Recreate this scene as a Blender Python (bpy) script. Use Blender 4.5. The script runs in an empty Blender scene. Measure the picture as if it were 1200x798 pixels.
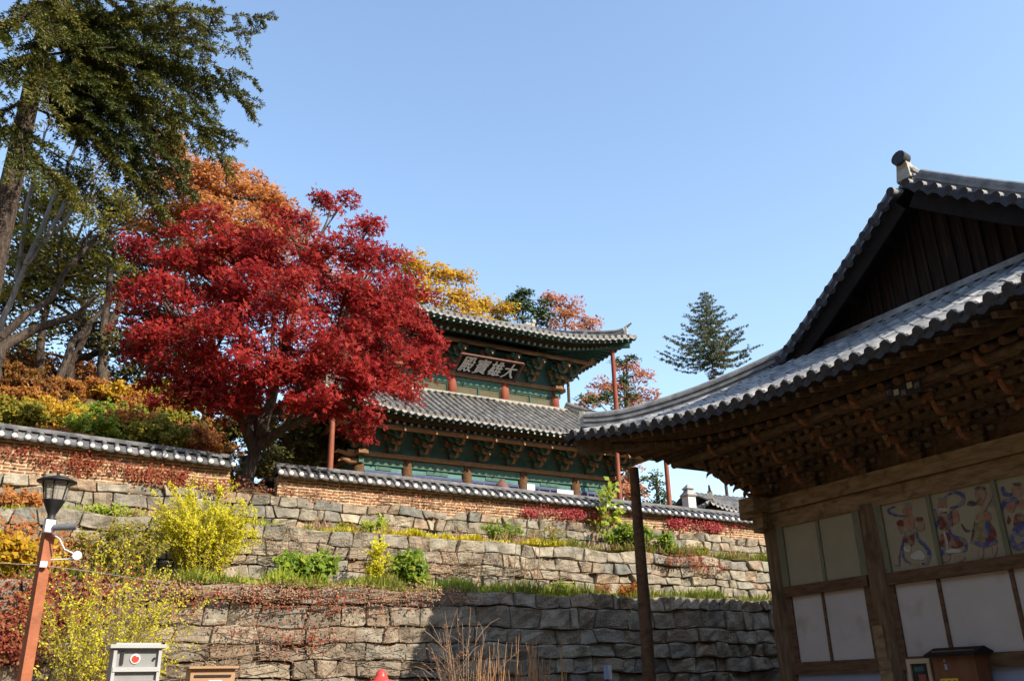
import bpy, math, random
import numpy as np
from mathutils import Vector, Matrix
R_ = math.radians
random.seed(7); rng = np.random.default_rng(11)
scene = bpy.context.scene
col = scene.collection

# ------------------------------------------------------------------ camera
F_PX = 1040.0
def _n(v): return v/np.linalg.norm(v)
_up = _n(np.array([-65., 2629., -1040.])); _Y = np.array([-620., -426., -1040.])
_Y = _n(_Y-_up*(_Y@_up)); _X = np.cross(_Y, _up)
RM = np.array([_X, _Y, _up])
EYE = np.array([0., 0., 1.6])
cam_d = bpy.data.cameras.new('camera'); cam = bpy.data.objects.new('camera', cam_d); col.objects.link(cam)
cam_d.sensor_fit = 'HORIZONTAL'; cam_d.sensor_width = 36.0; cam_d.lens = 36.0*F_PX/1200
cam_d.clip_start = 0.1; cam_d.clip_end = 5000
_m = Matrix([list(RM[0])+[0], list(RM[1])+[0], list(RM[2])+[1.6], [0, 0, 0, 1]]); cam.matrix_world = _m
scene.camera = cam
def at(u, v, y):
    """survey helper: world point seen at photo pixel u,v on the vertical plane Y=y"""
    r = RM@np.array([u-600., 399.-v, -F_PX]); return EYE+r*(y/r[1])
def atx(u, v, x):
    r = RM@np.array([u-600., 399.-v, -F_PX]); return EYE+r*(x/r[0])

# ------------------------------------------------------------------ world, sun, exposure
SUN_AZ, SUN_EL = 30.0, 36.0            # azimuth from -Y towards +X
w = bpy.data.worlds.new('World'); scene.world = w; w.use_nodes = True
nt = w.node_tree; nt.nodes.clear()
sky = nt.nodes.new('ShaderNodeTexSky'); sky.sky_type = 'NISHITA'; sky.sun_disc = False
sky.sun_elevation = R_(SUN_EL); sky.sun_rotation = R_(180-SUN_AZ)
sky.air_density = 1.25; sky.dust_density = .9; sky.ozone_density = 1.5; sky.altitude = 0
bg = nt.nodes.new('ShaderNodeBackground'); bg.inputs[1].default_value = 0.15
out = nt.nodes.new('ShaderNodeOutputWorld')
nt.links.new(sky.outputs[0], bg.inputs[0]); nt.links.new(bg.outputs[0], out.inputs[0])
sd = bpy.data.lights.new('sun', 'SUN'); sd.energy = 3.2; sd.angle = R_(0.5); sd.color = (1.0, 0.90, 0.76)
so = bpy.data.objects.new('sun', sd); col.objects.link(so)
_s = Vector((math.cos(R_(SUN_EL))*math.sin(R_(SUN_AZ)), -math.cos(R_(SUN_EL))*math.cos(R_(SUN_AZ)), math.sin(R_(SUN_EL))))
so.rotation_euler = _s.to_track_quat('Z', 'Y').to_euler()
scene.view_settings.view_transform = 'Standard'; scene.view_settings.look = 'None'
scene.view_settings.gamma = 1.0; scene.view_settings.use_curve_mapping = False
scene.view_settings.exposure = 1.05

# ------------------------------------------------------------------ object helpers
def tag(o, label=None, cat=None, group=None, kind=None):
    if label: o['label'] = label
    if cat: o['category'] = cat
    if group: o['group'] = group
    if kind: o['kind'] = kind
    return o
def empty(name, loc=(0, 0, 0), rz=0.0, **k):
    o = bpy.data.objects.new(name, None); col.objects.link(o)
    o.location = loc; o.rotation_euler = (0, 0, rz); o.empty_display_size = .2
    return tag(o, **k)
def put(ob, parent):
    """parent with world placement kept (parents are unrotated empties or meshes at known places)"""
    if parent is not None:
        ob.parent = parent
        ob.matrix_parent_inverse = world_of(parent).inverted()
    return ob
def world_of(o):
    m = o.matrix_parent_inverse @ o.matrix_basis if o.parent else o.matrix_basis.copy()
    return world_of(o.parent) @ m if o.parent else m

class MB:
    def __init__(s): s.v = []; s.f = []; s.m = []; s.s = []; s.t = []
    def add(s, vs, fs, mi=0, sm=False, tint=0.5):
        b = len(s.v); s.v.extend([tuple(p) for p in vs])
        for f in fs:
            s.f.append(tuple(b+i for i in f)); s.m.append(mi); s.s.append(sm); s.t.append(tint)
    def box(s, c, size, mi=0, rz=0.0, tint=0.5, M=None, taper=1.0):
        hx, hy, hz = size[0]/2, size[1]/2, size[2]/2
        vs = []
        for z, k in ((-hz, 1.0), (hz, taper)):
            for x, y in ((-hx, -hy), (hx, -hy), (hx, hy), (-hx, hy)):
                p = Vector((x*k, y*k, z))
                if M is not None: p = M@p
                elif rz: p = Vector((p.x*math.cos(rz)-p.y*math.sin(rz), p.x*math.sin(rz)+p.y*math.cos(rz), p.z))
                vs.append((p.x+c[0], p.y+c[1], p.z+c[2]))
        s.add(vs, [(3, 2, 1, 0), (4, 5, 6, 7), (0, 1, 5, 4), (1, 2, 6, 5), (2, 3, 7, 6), (3, 0, 4, 7)], mi, False, tint)
    def beam(s, p0, p1, w, h, mi=0, up=(0, 0, 1), tint=0.5, w1=None, h1=None):
        p0 = Vector(p0); p1 = Vector(p1); d = (p1-p0).normalized(); u = Vector(up)
        sd_ = d.cross(u).normalized(); u = sd_.cross(d).normalized()
        w1 = w if w1 is None else w1; h1 = h if h1 is None else h1
        vs = []
        for p, a, b in ((p0, w, h), (p1, w1, h1)):
            for x, y in ((-.5, -.5), (.5, -.5), (.5, .5), (-.5, .5)): vs.append(p+sd_*(x*a)+u*(y*b))
        s.add(vs, [(0, 1, 2, 3), (7, 6, 5, 4), (1, 0, 4, 5), (2, 1, 5, 6), (3, 2, 6, 7), (0, 3, 7, 4)], mi, False, tint)
    def tube(s, path, rad, n=8, mi=0, caps=True, sm=True, tint=0.5, capmi=None):
        path = [Vector(p) for p in path]; k = len(path)
        if not hasattr(rad, '__len__'): rad = [rad]*k
        vs = []; prev = None
        for i, p in enumerate(path):
            d = (path[min(i+1, k-1)]-path[max(i-1, 0)])
            d = d.normalized() if d.length > 1e-9 else Vector((0, 0, 1))
            if prev is None:
                a = d.orthogonal().normalized()
            else:
                a = prev-d*prev.dot(d)
                a = a.normalized() if a.length > 1e-6 else d.orthogonal().normalized()
            prev = a; b = d.cross(a)
            for j in range(n):
                t = 2*math.pi*j/n; vs.append(p+(a*math.cos(t)+b*math.sin(t))*rad[i])
        fs = [(i*n+j, i*n+(j+1) % n, (i+1)*n+(j+1) % n, (i+1)*n+j) for i in range(k-1) for j in range(n)]
        s.add(vs, fs, mi, sm, tint)
        if caps:
            cm = mi if capmi is None else capmi
            s.add(vs[:n], [tuple(range(n-1, -1, -1))], cm, False, tint)
            s.add(vs[-n:], [tuple(range(n))], cm, False, tint)
    def sweep(s, path, prof, mi=0, up=(0, 0, 1), tint=0.5, closed=True, caps=True, sm=False):
        """prof: list of (side, up) pairs"""
        path = [Vector(p) for p in path]; k = len(path); n = len(prof); vs = []
        for i, p in enumerate(path):
            d = (path[min(i+1, k-1)]-path[max(i-1, 0)]).normalized()
            sd_ = d.cross(Vector(up)).normalized(); u = sd_.cross(d).normalized()
            for a, b in prof: vs.append(p+sd_*a+u*b)
        m = n if closed else n-1
        fs = [(i*n+j, i*n+(j+1) % n, (i+1)*n+(j+1) % n, (i+1)*n+j) for i in range(k-1) for j in range(m)]
        if caps and closed: fs += [tuple(range(n-1, -1, -1)), tuple((k-1)*n+j for j in range(n))]
        s.add(vs, fs, mi, sm, tint)
    def lathe(s, c, prof, n=16, mi=0, sm=True, sq=False, tint=0.5):
        vs = []
        for r, z in prof:
            for j in range(n):
                t = 2*math.pi*(j+(.5 if sq else 0))/n; vs.append((c[0]+r*math.cos(t), c[1]+r*math.sin(t), c[2]+z))
        k = len(prof)
        fs = [(i*n+j, i*n+(j+1) % n, (i+1)*n+(j+1) % n, (i+1)*n+j) for i in range(k-1) for j in range(n)]
        fs += [tuple(range(n-1, -1, -1)), tuple((k-1)*n+j for j in range(n))]
        s.add(vs, fs, mi, sm and not sq, tint)
    def build(s, name, mats, parent=None, **k):
        me = bpy.data.meshes.new(name); me.from_pydata(s.v, [], s.f)
        if not isinstance(mats, (list, tuple)): mats = [mats]
        for m in mats: me.materials.append(m)
        me.polygons.foreach_set('material_index', s.m); me.polygons.foreach_set('use_smooth', s.s)
        a = me.attributes.new('tint', 'FLOAT', 'FACE'); a.data.foreach_set('value', s.t)
        me.update()
        o = bpy.data.objects.new(name, me); col.objects.link(o)
        if parent is not None: put(o, parent)
        return tag(o, **k)

# ------------------------------------------------------------------ materials
def rgba(c): return (c[0], c[1], c[2], 1.0)
def pm(name, cols, scale=4.0, rough=0.85, bump=0.3, bscale=None, stretch=(1, 1, 1), tint=None, tint_amt=1.0, spec=0.3,
       detail=6.0, bdist=0.02, dirt=None, metal=0.0, contrast=(0.3, 0.7)):
    """noise-mixed base colour; tint = list of colours picked by the per-face 'tint' attribute"""
    m = bpy.data.materials.new(name); m.use_nodes = True; n = m.node_tree; L = n.links
    p = n.nodes['Principled BSDF']; p.inputs['Roughness'].default_value = rough
    p.inputs['Specular IOR Level'].default_value = spec; p.inputs['Metallic'].default_value = metal
    tc = n.nodes.new('ShaderNodeTexCoord'); mp = n.nodes.new('ShaderNodeMapping'); mp.inputs['Scale'].default_value = stretch
    L.new(tc.outputs['Object'], mp.inputs[0])
    no = n.nodes.new('ShaderNodeTexNoise'); no.inputs['Scale'].default_value = scale; no.inputs['Detail'].default_value = detail
    no.inputs['Roughness'].default_value = .62
    L.new(mp.outputs[0], no.inputs['Vector'])
    rp = n.nodes.new('ShaderNodeValToRGB'); cr = rp.color_ramp
    k = len(cols)
    for i, c in enumerate(cols):
        x = contrast[0]+(contrast[1]-contrast[0])*(i/(k-1) if k > 1 else 0)
        e = cr.elements[i] if i < 2 else cr.elements.new(x)
        e.position = x; e.color = rgba(c)
    if k == 1: cr.elements[1].color = rgba(cols[0])
    L.new(no.outputs[0], rp.inputs[0]); colr = rp.outputs[0]
    if tint:
        at_ = n.nodes.new('ShaderNodeAttribute'); at_.attribute_name = 'tint'
        r2 = n.nodes.new('ShaderNodeValToRGB'); c2 = r2.color_ramp; c2.interpolation = 'LINEAR'
        q = len(tint)
        for i, c in enumerate(tint):
            e = c2.elements[i] if i < 2 else c2.elements.new(i/(q-1))
            e.position = i/(q-1); e.color = rgba(c)
        L.new(at_.outputs['Fac'], r2.inputs[0])
        mx = n.nodes.new('ShaderNodeMix'); mx.data_type = 'RGBA'; mx.blend_type = 'MULTIPLY'; mx.inputs[0].default_value = tint_amt
        L.new(colr, mx.inputs[6]); L.new(r2.outputs[0], mx.inputs[7]); colr = mx.outputs[2]
    if dirt:
        n2 = n.nodes.new('ShaderNodeTexNoise'); n2.inputs['Scale'].default_value = dirt[1]; n2.inputs['Detail'].default_value = 8
        L.new(tc.outputs['Object'], n2.inputs['Vector'])
        mr = n.nodes.new('ShaderNodeMapRange'); mr.inputs[1].default_value = dirt[2]; mr.inputs[2].default_value = dirt[2]+.12
        L.new(n2.outputs[0], mr.inputs[0])
        ml = n.nodes.new('ShaderNodeMath'); ml.operation = 'MULTIPLY'; ml.inputs[1].default_value = dirt[3]; L.new(mr.outputs[0], ml.inputs[0])
        mx = n.nodes.new('ShaderNodeMix'); mx.data_type = 'RGBA'
        L.new(ml.outputs[0], mx.inputs[0]); L.new(colr, mx.inputs[6]); mx.inputs[7].default_value = rgba(dirt[0]); colr = mx.outputs[2]
    L.new(colr, p.inputs['Base Color'])
    if bump:
        nb = n.nodes.new('ShaderNodeTexNoise'); nb.inputs['Scale'].default_value = bscale or scale*3; nb.inputs['Detail'].default_value = 8
        L.new(mp.outputs[0], nb.inputs['Vector'])
        bp = n.nodes.new('ShaderNodeBump'); bp.inputs['Strength'].default_value = bump; bp.inputs['Distance'].default_value = bdist
        L.new(nb.outputs[0], bp.inputs['Height']); L.new(bp.outputs[0], p.inputs['Normal'])
    return m
def leafmat(name, cols, trans=0.35, rough=0.5, spec=0.25):
    m = bpy.data.materials.new(name); m.use_nodes = True; n = m.node_tree; L = n.links
    p = n.nodes['Principled BSDF']; p.inputs['Roughness'].default_value = rough; p.inputs['Specular IOR Level'].default_value = spec
    at_ = n.nodes.new('ShaderNodeAttribute'); at_.attribute_name = 'tint'
    r2 = n.nodes.new('ShaderNodeValToRGB'); c2 = r2.color_ramp; q = len(cols)
    for i, c in enumerate(cols):
        e = c2.elements[i] if i < 2 else c2.elements.new(i/(q-1))
        e.position = i/(q-1); e.color = rgba(c)
    L.new(at_.outputs['Fac'], r2.inputs[0]); L.new(r2.outputs[0], p.inputs['Base Color'])
    if trans:
        tr = n.nodes.new('ShaderNodeBsdfTranslucent'); L.new(r2.outputs[0], tr.inputs[0])
        mx = n.nodes.new('ShaderNodeMixShader'); mx.inputs[0].default_value = trans
        o = n.nodes['Material Output']
        L.new(p.outputs[0], mx.inputs[1]); L.new(tr.outputs[0], mx.inputs[2]); L.new(mx.outputs[0], o.inputs[0])
    return m

M = {}
M['stone'] = pm('terrace_stone', [(.185, .158, .122), (.31, .268, .21), (.43, .38, .305)], 3.2, .95, 1.0, 16, tint=[(.62, .66, .70), (.92, .90, .86), (.78, .75, .70), (1.0, .86, .76), (.92, .95, .93), (1.15, 1.10, 1.0), (.7, .7, .68)], tint_amt=1, dirt=((.10, .09, .075), 1.1, .54, .5), bdist=.035)
M['stone2'] = pm('middle_stone', [(.195, .172, .138), (.34, .302, .238), (.47, .425, .345)], 3.6, .95, 1.0, 18, tint=[(.55, .60, .64), (.95, .92, .86), (.8, .78, .74), (1.08, .86, .70), (.86, .90, .88), (1.2, 1.14, 1.02), (.66, .68, .66)], dirt=((.11, .10, .08), 1.3, .56, .45), bdist=.03)
M['mortar_dark'] = pm('packed_earth', [(.07, .055, .04), (.14, .11, .08)], 5, .95, .5)
M['soil'] = pm('leaf_littered_soil', [(.09, .06, .035), (.17, .11, .06), (.22, .12, .05)], 3, .95, .8, 20)
M['woods'] = pm('blocking_hill_woods', [(.03, .035, .012), (.07, .045, .018), (.09, .05, .015)], .25, .95, 1.0, .8, bdist=1.5)
M['grassland'] = pm('ground_gravel', [(.10, .085, .065), (.16, .14, .11)], 1.5, .95, .6, 30)
M['hill'] = pm('hillside_litter', [(.07, .05, .025), (.13, .08, .035), (.16, .09, .03)], .8, .95, .8, 6)
M['tile'] = pm('grey_clay_tile', [(.12, .12, .118), (.24, .238, .23), (.38, .372, .36)], 3.2, .7, .45, 25, tint=[(.75, .78, .82), (1.0, 1.0, 1.0), (1.3, 1.28, 1.22)], dirt=((.25, .25, .24), 1.7, .56, .45), bdist=.01, spec=.35)
M['tile_t'] = pm('temple_clay_tile', [(.11, .11, .103), (.21, .205, .19), (.31, .30, .28)], 3.2, .75, .4, 25, tint=[(.8, .8, .8), (1.0, 1.0, 1.0), (1.25, 1.22, 1.15)], dirt=((.34, .32, .28), 1.7, .55, .5), bdist=.01)
M['tile_end'] = pm('tile_end_pale', [(.26, .26, .25), (.48, .48, .46)], 9, .8, .3)
M['tile_end_dark'] = pm('tile_end_dark', [(.03, .032, .036), (.07, .07, .075)], 9, .8, .4)
M['lime'] = pm('white_lime_plaster', [(.62, .61, .58), (.82, .81, .78)], 12, .9, .3)
M['lime_old'] = pm('weathered_lime', [(.36, .33, .27), (.56, .52, .43)], 6, .9, .4)
M['wood'] = pm('weathered_wood', [(.075, .040, .018), (.145, .085, .040), (.22, .14, .075)], 2.2, .85, .7, 7, stretch=(5, 5, .7), dirt=((.055, .035, .02), 2.4, .57, .6))
M['wood_y'] = pm('pale_weathered_beam', [(.13, .076, .030), (.23, .145, .066), (.31, .205, .105)], 3, .85, .7, 9, stretch=(4, .8, 4), dirt=((.09, .055, .03), 4.5, .58, .7))
M['wood_rail'] = pm('brown_rail_wood', [(.06, .028, .012), (.12, .06, .026), (.16, .09, .042)], 3, .8, .6, 9, stretch=(4, .8, 4), dirt=((.04, .022, .012), 5, .6, .7))
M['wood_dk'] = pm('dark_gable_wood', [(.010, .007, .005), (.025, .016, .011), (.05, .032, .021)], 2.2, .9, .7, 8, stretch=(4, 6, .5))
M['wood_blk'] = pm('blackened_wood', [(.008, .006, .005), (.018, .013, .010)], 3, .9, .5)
M['brk_wood'] = pm('bracket_wood', [(.055, .032, .015), (.11, .066, .033), (.17, .108, .056)], 7, .85, .6, 18, tint=[(.6, .62, .6), (1, 1, 1), (1.25, 1.05, .85)], dirt=((.06, .085, .07), 5, .6, .5))
M['brk_red'] = pm('faded_vermilion', [(.10, .040, .018), (.22, .085, .034), (.19, .105, .05)], 8, .8, .4, 20)
M['raf_end'] = pm('faded_rosette_end', [(.055, .028, .014), (.14, .06, .028)], 14, .85, .3)
M['brk_edge'] = pm('bracket_pale_edge', [(.15, .11, .055), (.25, .19, .11)], 8, .85, .4)
M['grn_fade'] = pm('faded_green_board', [(.13, .125, .07), (.20, .19, .11)], 5, .85, .5, stretch=(4, 4, .7))
M['panel_y'] = pm('ochre_plaster', [(.27, .225, .135), (.33, .28, .175)], 1.2, .9, .25, 14, dirt=((.22, .16, .085), 2.2, .6, .5))
M['panel_w'] = pm('white_plaster', [(.45, .385, .325), (.52, .45, .385)], 1.0, .9, .2, 14, dirt=((.33, .25, .18), 1.3, .56, .55))
M['panel_b'] = pm('bluish_plaster', [(.25, .27, .33), (.30, .32, .39)], 1.2, .9, .2, 14)
M['teal'] = pm('teal_paint', [(.07, .17, .155), (.11, .25, .225), (.15, .30, .27)], 2.5, .8, .2, dirt=((.10, .10, .07), 3, .6, .5))
M['teal_dk'] = pm('green_bracket_paint', [(.04, .11, .09), (.08, .19, .15), (.14, .15, .09)], 7, .8, .3, tint=[(.6, .6, .6), (1, 1, 1), (1.3, 1.2, 1.1)])
M['raf_grn'] = pm('green_rafter_paint', [(.035, .10, .075), (.06, .15, .11)], 5, .8, .2)
M['ochre_t'] = pm('ochre_trim_paint', [(.22, .12, .055), (.34, .20, .10)], 5, .8, .3)
M['tile_f'] = pm('fence_clay_tile', [(.075, .075, .075), (.15, .15, .148), (.25, .245, .235)], 4, .75, .45, 25, tint=[(.6, .6, .6), (1, 1, 1), (1.3, 1.25, 1.2)])
M['red_col'] = pm('red_column_paint', [(.24, .055, .03), (.36, .10, .055)], 3, .7, .3, stretch=(3, 3, .6))
M['post_red'] = pm('orange_red_post_paint', [(.26, .07, .035), (.36, .12, .065)], 3, .6, .2, stretch=(3, 3, .6))
M['white_dot'] = pm('white_paint', [(.55, .57, .52), (.7, .7, .65)], 5, .8, 0)
M['blue'] = pm('blue_trim_paint', [(.07, .085, .20), (.12, .135, .26)], 5, .8, .2)
M['brownpaint'] = pm('brown_frame_paint', [(.14, .055, .04), (.22, .10, .075)], 5, .7, .3)
M['black'] = pm('black_lacquer', [(.008, .008, .008), (.015, .014, .014)], 5, .95, .1)
M['char'] = pm('white_lettering', [(.80, .80, .76), (.88, .88, .84)], 9, .8, .1)
M['bark'] = pm('grey_brown_bark', [(.045, .032, .024), (.10, .075, .055), (.16, .125, .095)], 5, .95, 1.0, 14, stretch=(3, 3, .8), bdist=.05)
M['bark_pale'] = pm('pale_bark', [(.26, .235, .20), (.42, .39, .34)], 4, .9, .6, 14, stretch=(3, 3, .8))
M['bark_pine'] = pm('scaly_conifer_bark', [(.025, .017, .013), (.075, .053, .038), (.16, .12, .09)], 7, .95, 1.0, 16, stretch=(2, 2, 1), bdist=.06)
M['twig'] = pm('dry_twig', [(.20, .13, .075), (.32, .23, .15)], 6, .9, .2)
M['stalk'] = pm('dry_orange_stalk', [(.34, .17, .07), (.48, .28, .13)], 6, .8, .2)
M['pole'] = pm('orange_brown_paint', [(.32, .10, .042), (.46, .155, .068)], 4, .6, .3, 20, dirt=((.20, .09, .05), 5, .6, .6))
M['blkmetal'] = pm('black_metal', [(.02, .02, .021), (.045, .042, .04)], 8, .5, .1, metal=.3)
M['gymetal'] = pm('grey_metal', [(.15, .155, .16), (.24, .24, .245)], 8, .5, .1, metal=.2)
M['wht'] = pm('white_plastic', [(.72, .73, .72), (.8, .8, .79)], 6, .4, 0)
M['cab'] = pm('grey_cabinet_paint', [(.27, .275, .26), (.34, .34, .32)], 2.5, .5, .1, dirt=((.45, .40, .28), 2, .6, .4))
M['cab_l'] = pm('pale_cabinet_paint', [(.44, .44, .42), (.52, .515, .495)], 3, .5, .1)
M['tan'] = pm('tan_box_paint', [(.40, .235, .12), (.48, .295, .16)], 3, .6, .1)
M['red'] = pm('bright_red_paint', [(.62, .045, .03), (.72, .08, .05)], 3, .3, .05, spec=.6)
M['yellow'] = pm('yellow_card', [(.62, .42, .02), (.70, .50, .04)], 6, .6, 0)
M['boxwood'] = pm('varnished_brown_wood', [(.12, .045, .018), (.20, .08, .035)], 2.5, .5, .3, 12, stretch=(4, 4, .6))
M['framewood'] = pm('light_frame_wood', [(.42, .29, .16), (.52, .38, .23)], 4, .6, .3, stretch=(3, 3, .6))
def brickmat():
    m = bpy.data.materials.new('thin_fence_brick'); m.use_nodes = True; n = m.node_tree; L = n.links
    p = n.nodes['Principled BSDF']; p.inputs['Roughness'].default_value = .92; p.inputs['Specular IOR Level'].default_value = .2
    tc = n.nodes.new('ShaderNodeTexCoord'); sp = n.nodes.new('ShaderNodeSeparateXYZ'); cb = n.nodes.new('ShaderNodeCombineXYZ')
    nz = n.nodes.new('ShaderNodeTexNoise'); nz.inputs['Scale'].default_value = 1.4; L.new(tc.outputs['Object'], nz.inputs['Vector'])
    mz = n.nodes.new('ShaderNodeMath'); mz.operation = 'MULTIPLY_ADD'; mz.inputs[1].default_value = .09
    L.new(tc.outputs['Object'], sp.inputs[0]); L.new(sp.outputs[0], cb.inputs[0]); L.new(nz.outputs[0], mz.inputs[0]); L.new(sp.outputs[2], mz.inputs[2]); L.new(mz.outputs[0], cb.inputs[1])
    b = n.nodes.new('ShaderNodeTexBrick'); L.new(cb.outputs[0], b.inputs['Vector'])
    b.inputs['Scale'].default_value = 1.0; b.inputs['Brick Width'].default_value = .34; b.inputs['Row Height'].default_value = .085
    b.inputs['Mortar Size'].default_value = .022; b.inputs['Mortar Smooth'].default_value = .4; b.inputs['Bias'].default_value = 0
    b.inputs['Color1'].default_value = (.44, .20, .09, 1); b.inputs['Color2'].default_value = (.28, .14, .08, 1); b.inputs['Mortar'].default_value = (.66, .54, .38, 1)
    n2 = n.nodes.new('ShaderNodeTexNoise'); n2.inputs['Scale'].default_value = 7; n2.inputs['Detail'].default_value = 6; L.new(tc.outputs['Object'], n2.inputs['Vector'])
    rr = n.nodes.new('ShaderNodeValToRGB'); rr.color_ramp.elements[0].position = .3; rr.color_ramp.elements[0].color = (.55, .5, .45, 1); rr.color_ramp.elements[1].position = .65; rr.color_ramp.elements[1].color = (1.15, 1.1, 1.0, 1)
    L.new(n2.outputs[0], rr.inputs[0])
    mx = n.nodes.new('ShaderNodeMix'); mx.data_type = 'RGBA'; mx.blend_type = 'MULTIPLY'; mx.inputs[0].default_value = 1
    L.new(b.outputs['Color'], mx.inputs[6]); L.new(rr.outputs[0], mx.inputs[7]); L.new(mx.outputs[2], p.inputs['Base Color'])
    iv = n.nodes.new('ShaderNodeMath'); iv.operation = 'SUBTRACT'; iv.inputs[0].default_value = 1; L.new(b.outputs['Fac'], iv.inputs[1])
    ad = n.nodes.new('ShaderNodeMath'); ad.operation = 'ADD'; L.new(iv.outputs[0], ad.inputs[0]); L.new(n2.outputs[0], ad.inputs[1])
    bp = n.nodes.new('ShaderNodeBump'); bp.inputs['Strength'].default_value = .8; bp.inputs['Distance'].default_value = .025
    L.new(ad.outputs[0], bp.inputs['Height']); L.new(bp.outputs[0], p.inputs['Normal'])
    return m
M['brick'] = brickmat()
# foliage
M['lf_maple'] = leafmat('crimson_maple_leaf', [(.10, .009, .010), (.27, .017, .019), (.41, .030, .028), (.48, .055, .036), (.32, .024, .026), (.58, .16, .10)], .42, .6, .12)
M['lf_orange'] = leafmat('orange_leaf', [(.42, .14, .03), (.58, .24, .05), (.60, .30, .10), (.46, .12, .05)], .4)
M['lf_salmon'] = leafmat('rust_leaf', [(.38, .11, .05), (.52, .19, .08), (.56, .26, .12), (.40, .16, .05)], .4)
M['lf_gold'] = leafmat('golden_leaf', [(.44, .28, .02), (.68, .46, .03), (.62, .34, .03), (.34, .28, .03)], .4)
M['lf_ygreen'] = leafmat('yellow_green_leaf', [(.12, .15, .015), (.25, .26, .03), (.42, .34, .035), (.30, .18, .03)], .4)
M['lf_olive'] = leafmat('olive_leaf', [(.045, .06, .012), (.10, .10, .02), (.17, .13, .025), (.16, .07, .02)], .35)
M['lf_fir'] = leafmat('fir_needles', [(.022, .038, .008), (.055, .075, .012), (.11, .12, .018), (.20, .175, .026)], .15, .55)
M['lf_spire'] = leafmat('blue_green_needles', [(.07, .10, .06), (.12, .155, .08), (.18, .20, .09), (.25, .23, .10)], .15, .55)
M['lf_pine'] = leafmat('pine_needles', [(.035, .07, .02), (.07, .11, .03), (.13, .15, .035)], .15, .55)
M['lf_forsy'] = leafmat('lemon_yellow_leaf', [(.55, .55, .02), (.78, .74, .03), (.70, .58, .03), (.40, .46, .03)], .4)
M['lf_green'] = leafmat('mid_green_leaf', [(.08, .16, .02), (.17, .28, .03), (.30, .38, .04), (.42, .42, .05)], .4)
M['lf_lime'] = leafmat('lime_leaf', [(.26, .38, .04), (.42, .50, .06), (.54, .54, .07)], .45)
M['lf_grass'] = leafmat('ledge_grass_blade', [(.09, .15, .02), (.20, .25, .03), (.34, .33, .05), (.16, .18, .03)], .4)
M['lf_ygrass'] = leafmat('yellow_groundcover', [(.60, .54, .03), (.80, .68, .05), (.46, .46, .04)], .4)
M['lf_ivy'] = leafmat('red_ivy_leaf', [(.20, .03, .02), (.36, .07, .035), (.42, .15, .06), (.25, .10, .04)], .35)
M['lf_pinkivy'] = leafmat('crimson_ivy_leaf', [(.36, .03, .05), (.50, .07, .08), (.44, .10, .06)], .35)
M['lf_russet'] = leafmat('dark_russet_leaf', [(.12, .035, .015), (.24, .08, .02), (.30, .15, .03), (.14, .12, .02)], .35)
M['lf_dry'] = leafmat('dry_brown_creeper_leaf', [(.30, .15, .08), (.46, .26, .15), (.54, .34, .20), (.38, .16, .10)], .3)
M['lf_rust'] = leafmat('rust_undergrowth_leaf', [(.26, .06, .02), (.42, .13, .03), (.52, .27, .05), (.30, .19, .04)], .35)

# ================================================================== fast leaf meshes
def mesh_np(name, verts, faces_flat, nper, tint, mat, parent=None, **k):
    me = bpy.data.meshes.new(name); nv = len(verts); nf = len(faces_flat)//nper
    me.vertices.add(nv); me.vertices.foreach_set('co', verts.astype(np.float32).ravel())
    me.loops.add(nf*nper); me.loops.foreach_set('vertex_index', faces_flat.astype(np.int32))
    me.polygons.add(nf); me.polygons.foreach_set('loop_start', np.arange(0, nf*nper, nper, dtype=np.int32))
    me.update(calc_edges=True)
    me.materials.append(mat)
    a = me.attributes.new('tint', 'FLOAT', 'FACE'); a.data.foreach_set('value', tint.astype(np.float32))
    o = bpy.data.objects.new(name, me); col.objects.link(o)
    if parent is not None: put(o, parent)
    return tag(o, **k)
def unit(a): return a/np.maximum(np.linalg.norm(a, axis=-1, keepdims=True), 1e-9)
def leaf_quads(P, T, N, L, W, tint):
    """diamond leaves: P base pts, T length dir, N normal"""
    S = unit(np.cross(T, N)); L = np.asarray(L)[:, None]; W = np.asarray(W)[:, None]
    v = np.stack([P, P+T*L*.45+S*W*.5, P+T*L, P+T*L*.45-S*W*.5], 1)
    return v.reshape(-1, 3), tint
def palmate(P, T, N, L, tint):
    """three-bladed maple leaves"""
    S = unit(np.cross(T, N)); vs = []; ts = []
    for ang, k in ((0, 1.0), (1.05, .82), (-1.05, .82)):
        d = T*math.cos(ang)+S*math.sin(ang); s2 = unit(np.cross(d, N)); l = (L*k)[:, None]
        vs.append(np.stack([P, P+d*l*.5+s2*l*.24, P+d*l, P+d*l*.5-s2*l*.24], 1)); ts.append(tint)
    return np.concatenate(vs).reshape(-1, 3), np.concatenate(ts)
def quads(name, V, tint, mat, parent=None, **k):
    return mesh_np(name, V, np.arange(len(V)), 4, tint, mat, parent, **k)
def rand_dirs(n):
    v = rng.normal(size=(n, 3)); return unit(v)

def bez(p0, p1, sag=0.0, jit=0.0, n=6):
    p0 = np.array(p0, float); p1 = np.array(p1, float); pts = []
    L = np.linalg.norm(p1-p0); off = rng.normal(size=3)*jit*L
    for i in range(n+1):
        t = i/n; q = p0*(1-t)+p1*t; q = q+off*math.sin(math.pi*t)+np.array([0, 0, sag*L*math.sin(math.pi*t)])
        pts.append(q)
    return pts

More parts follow.
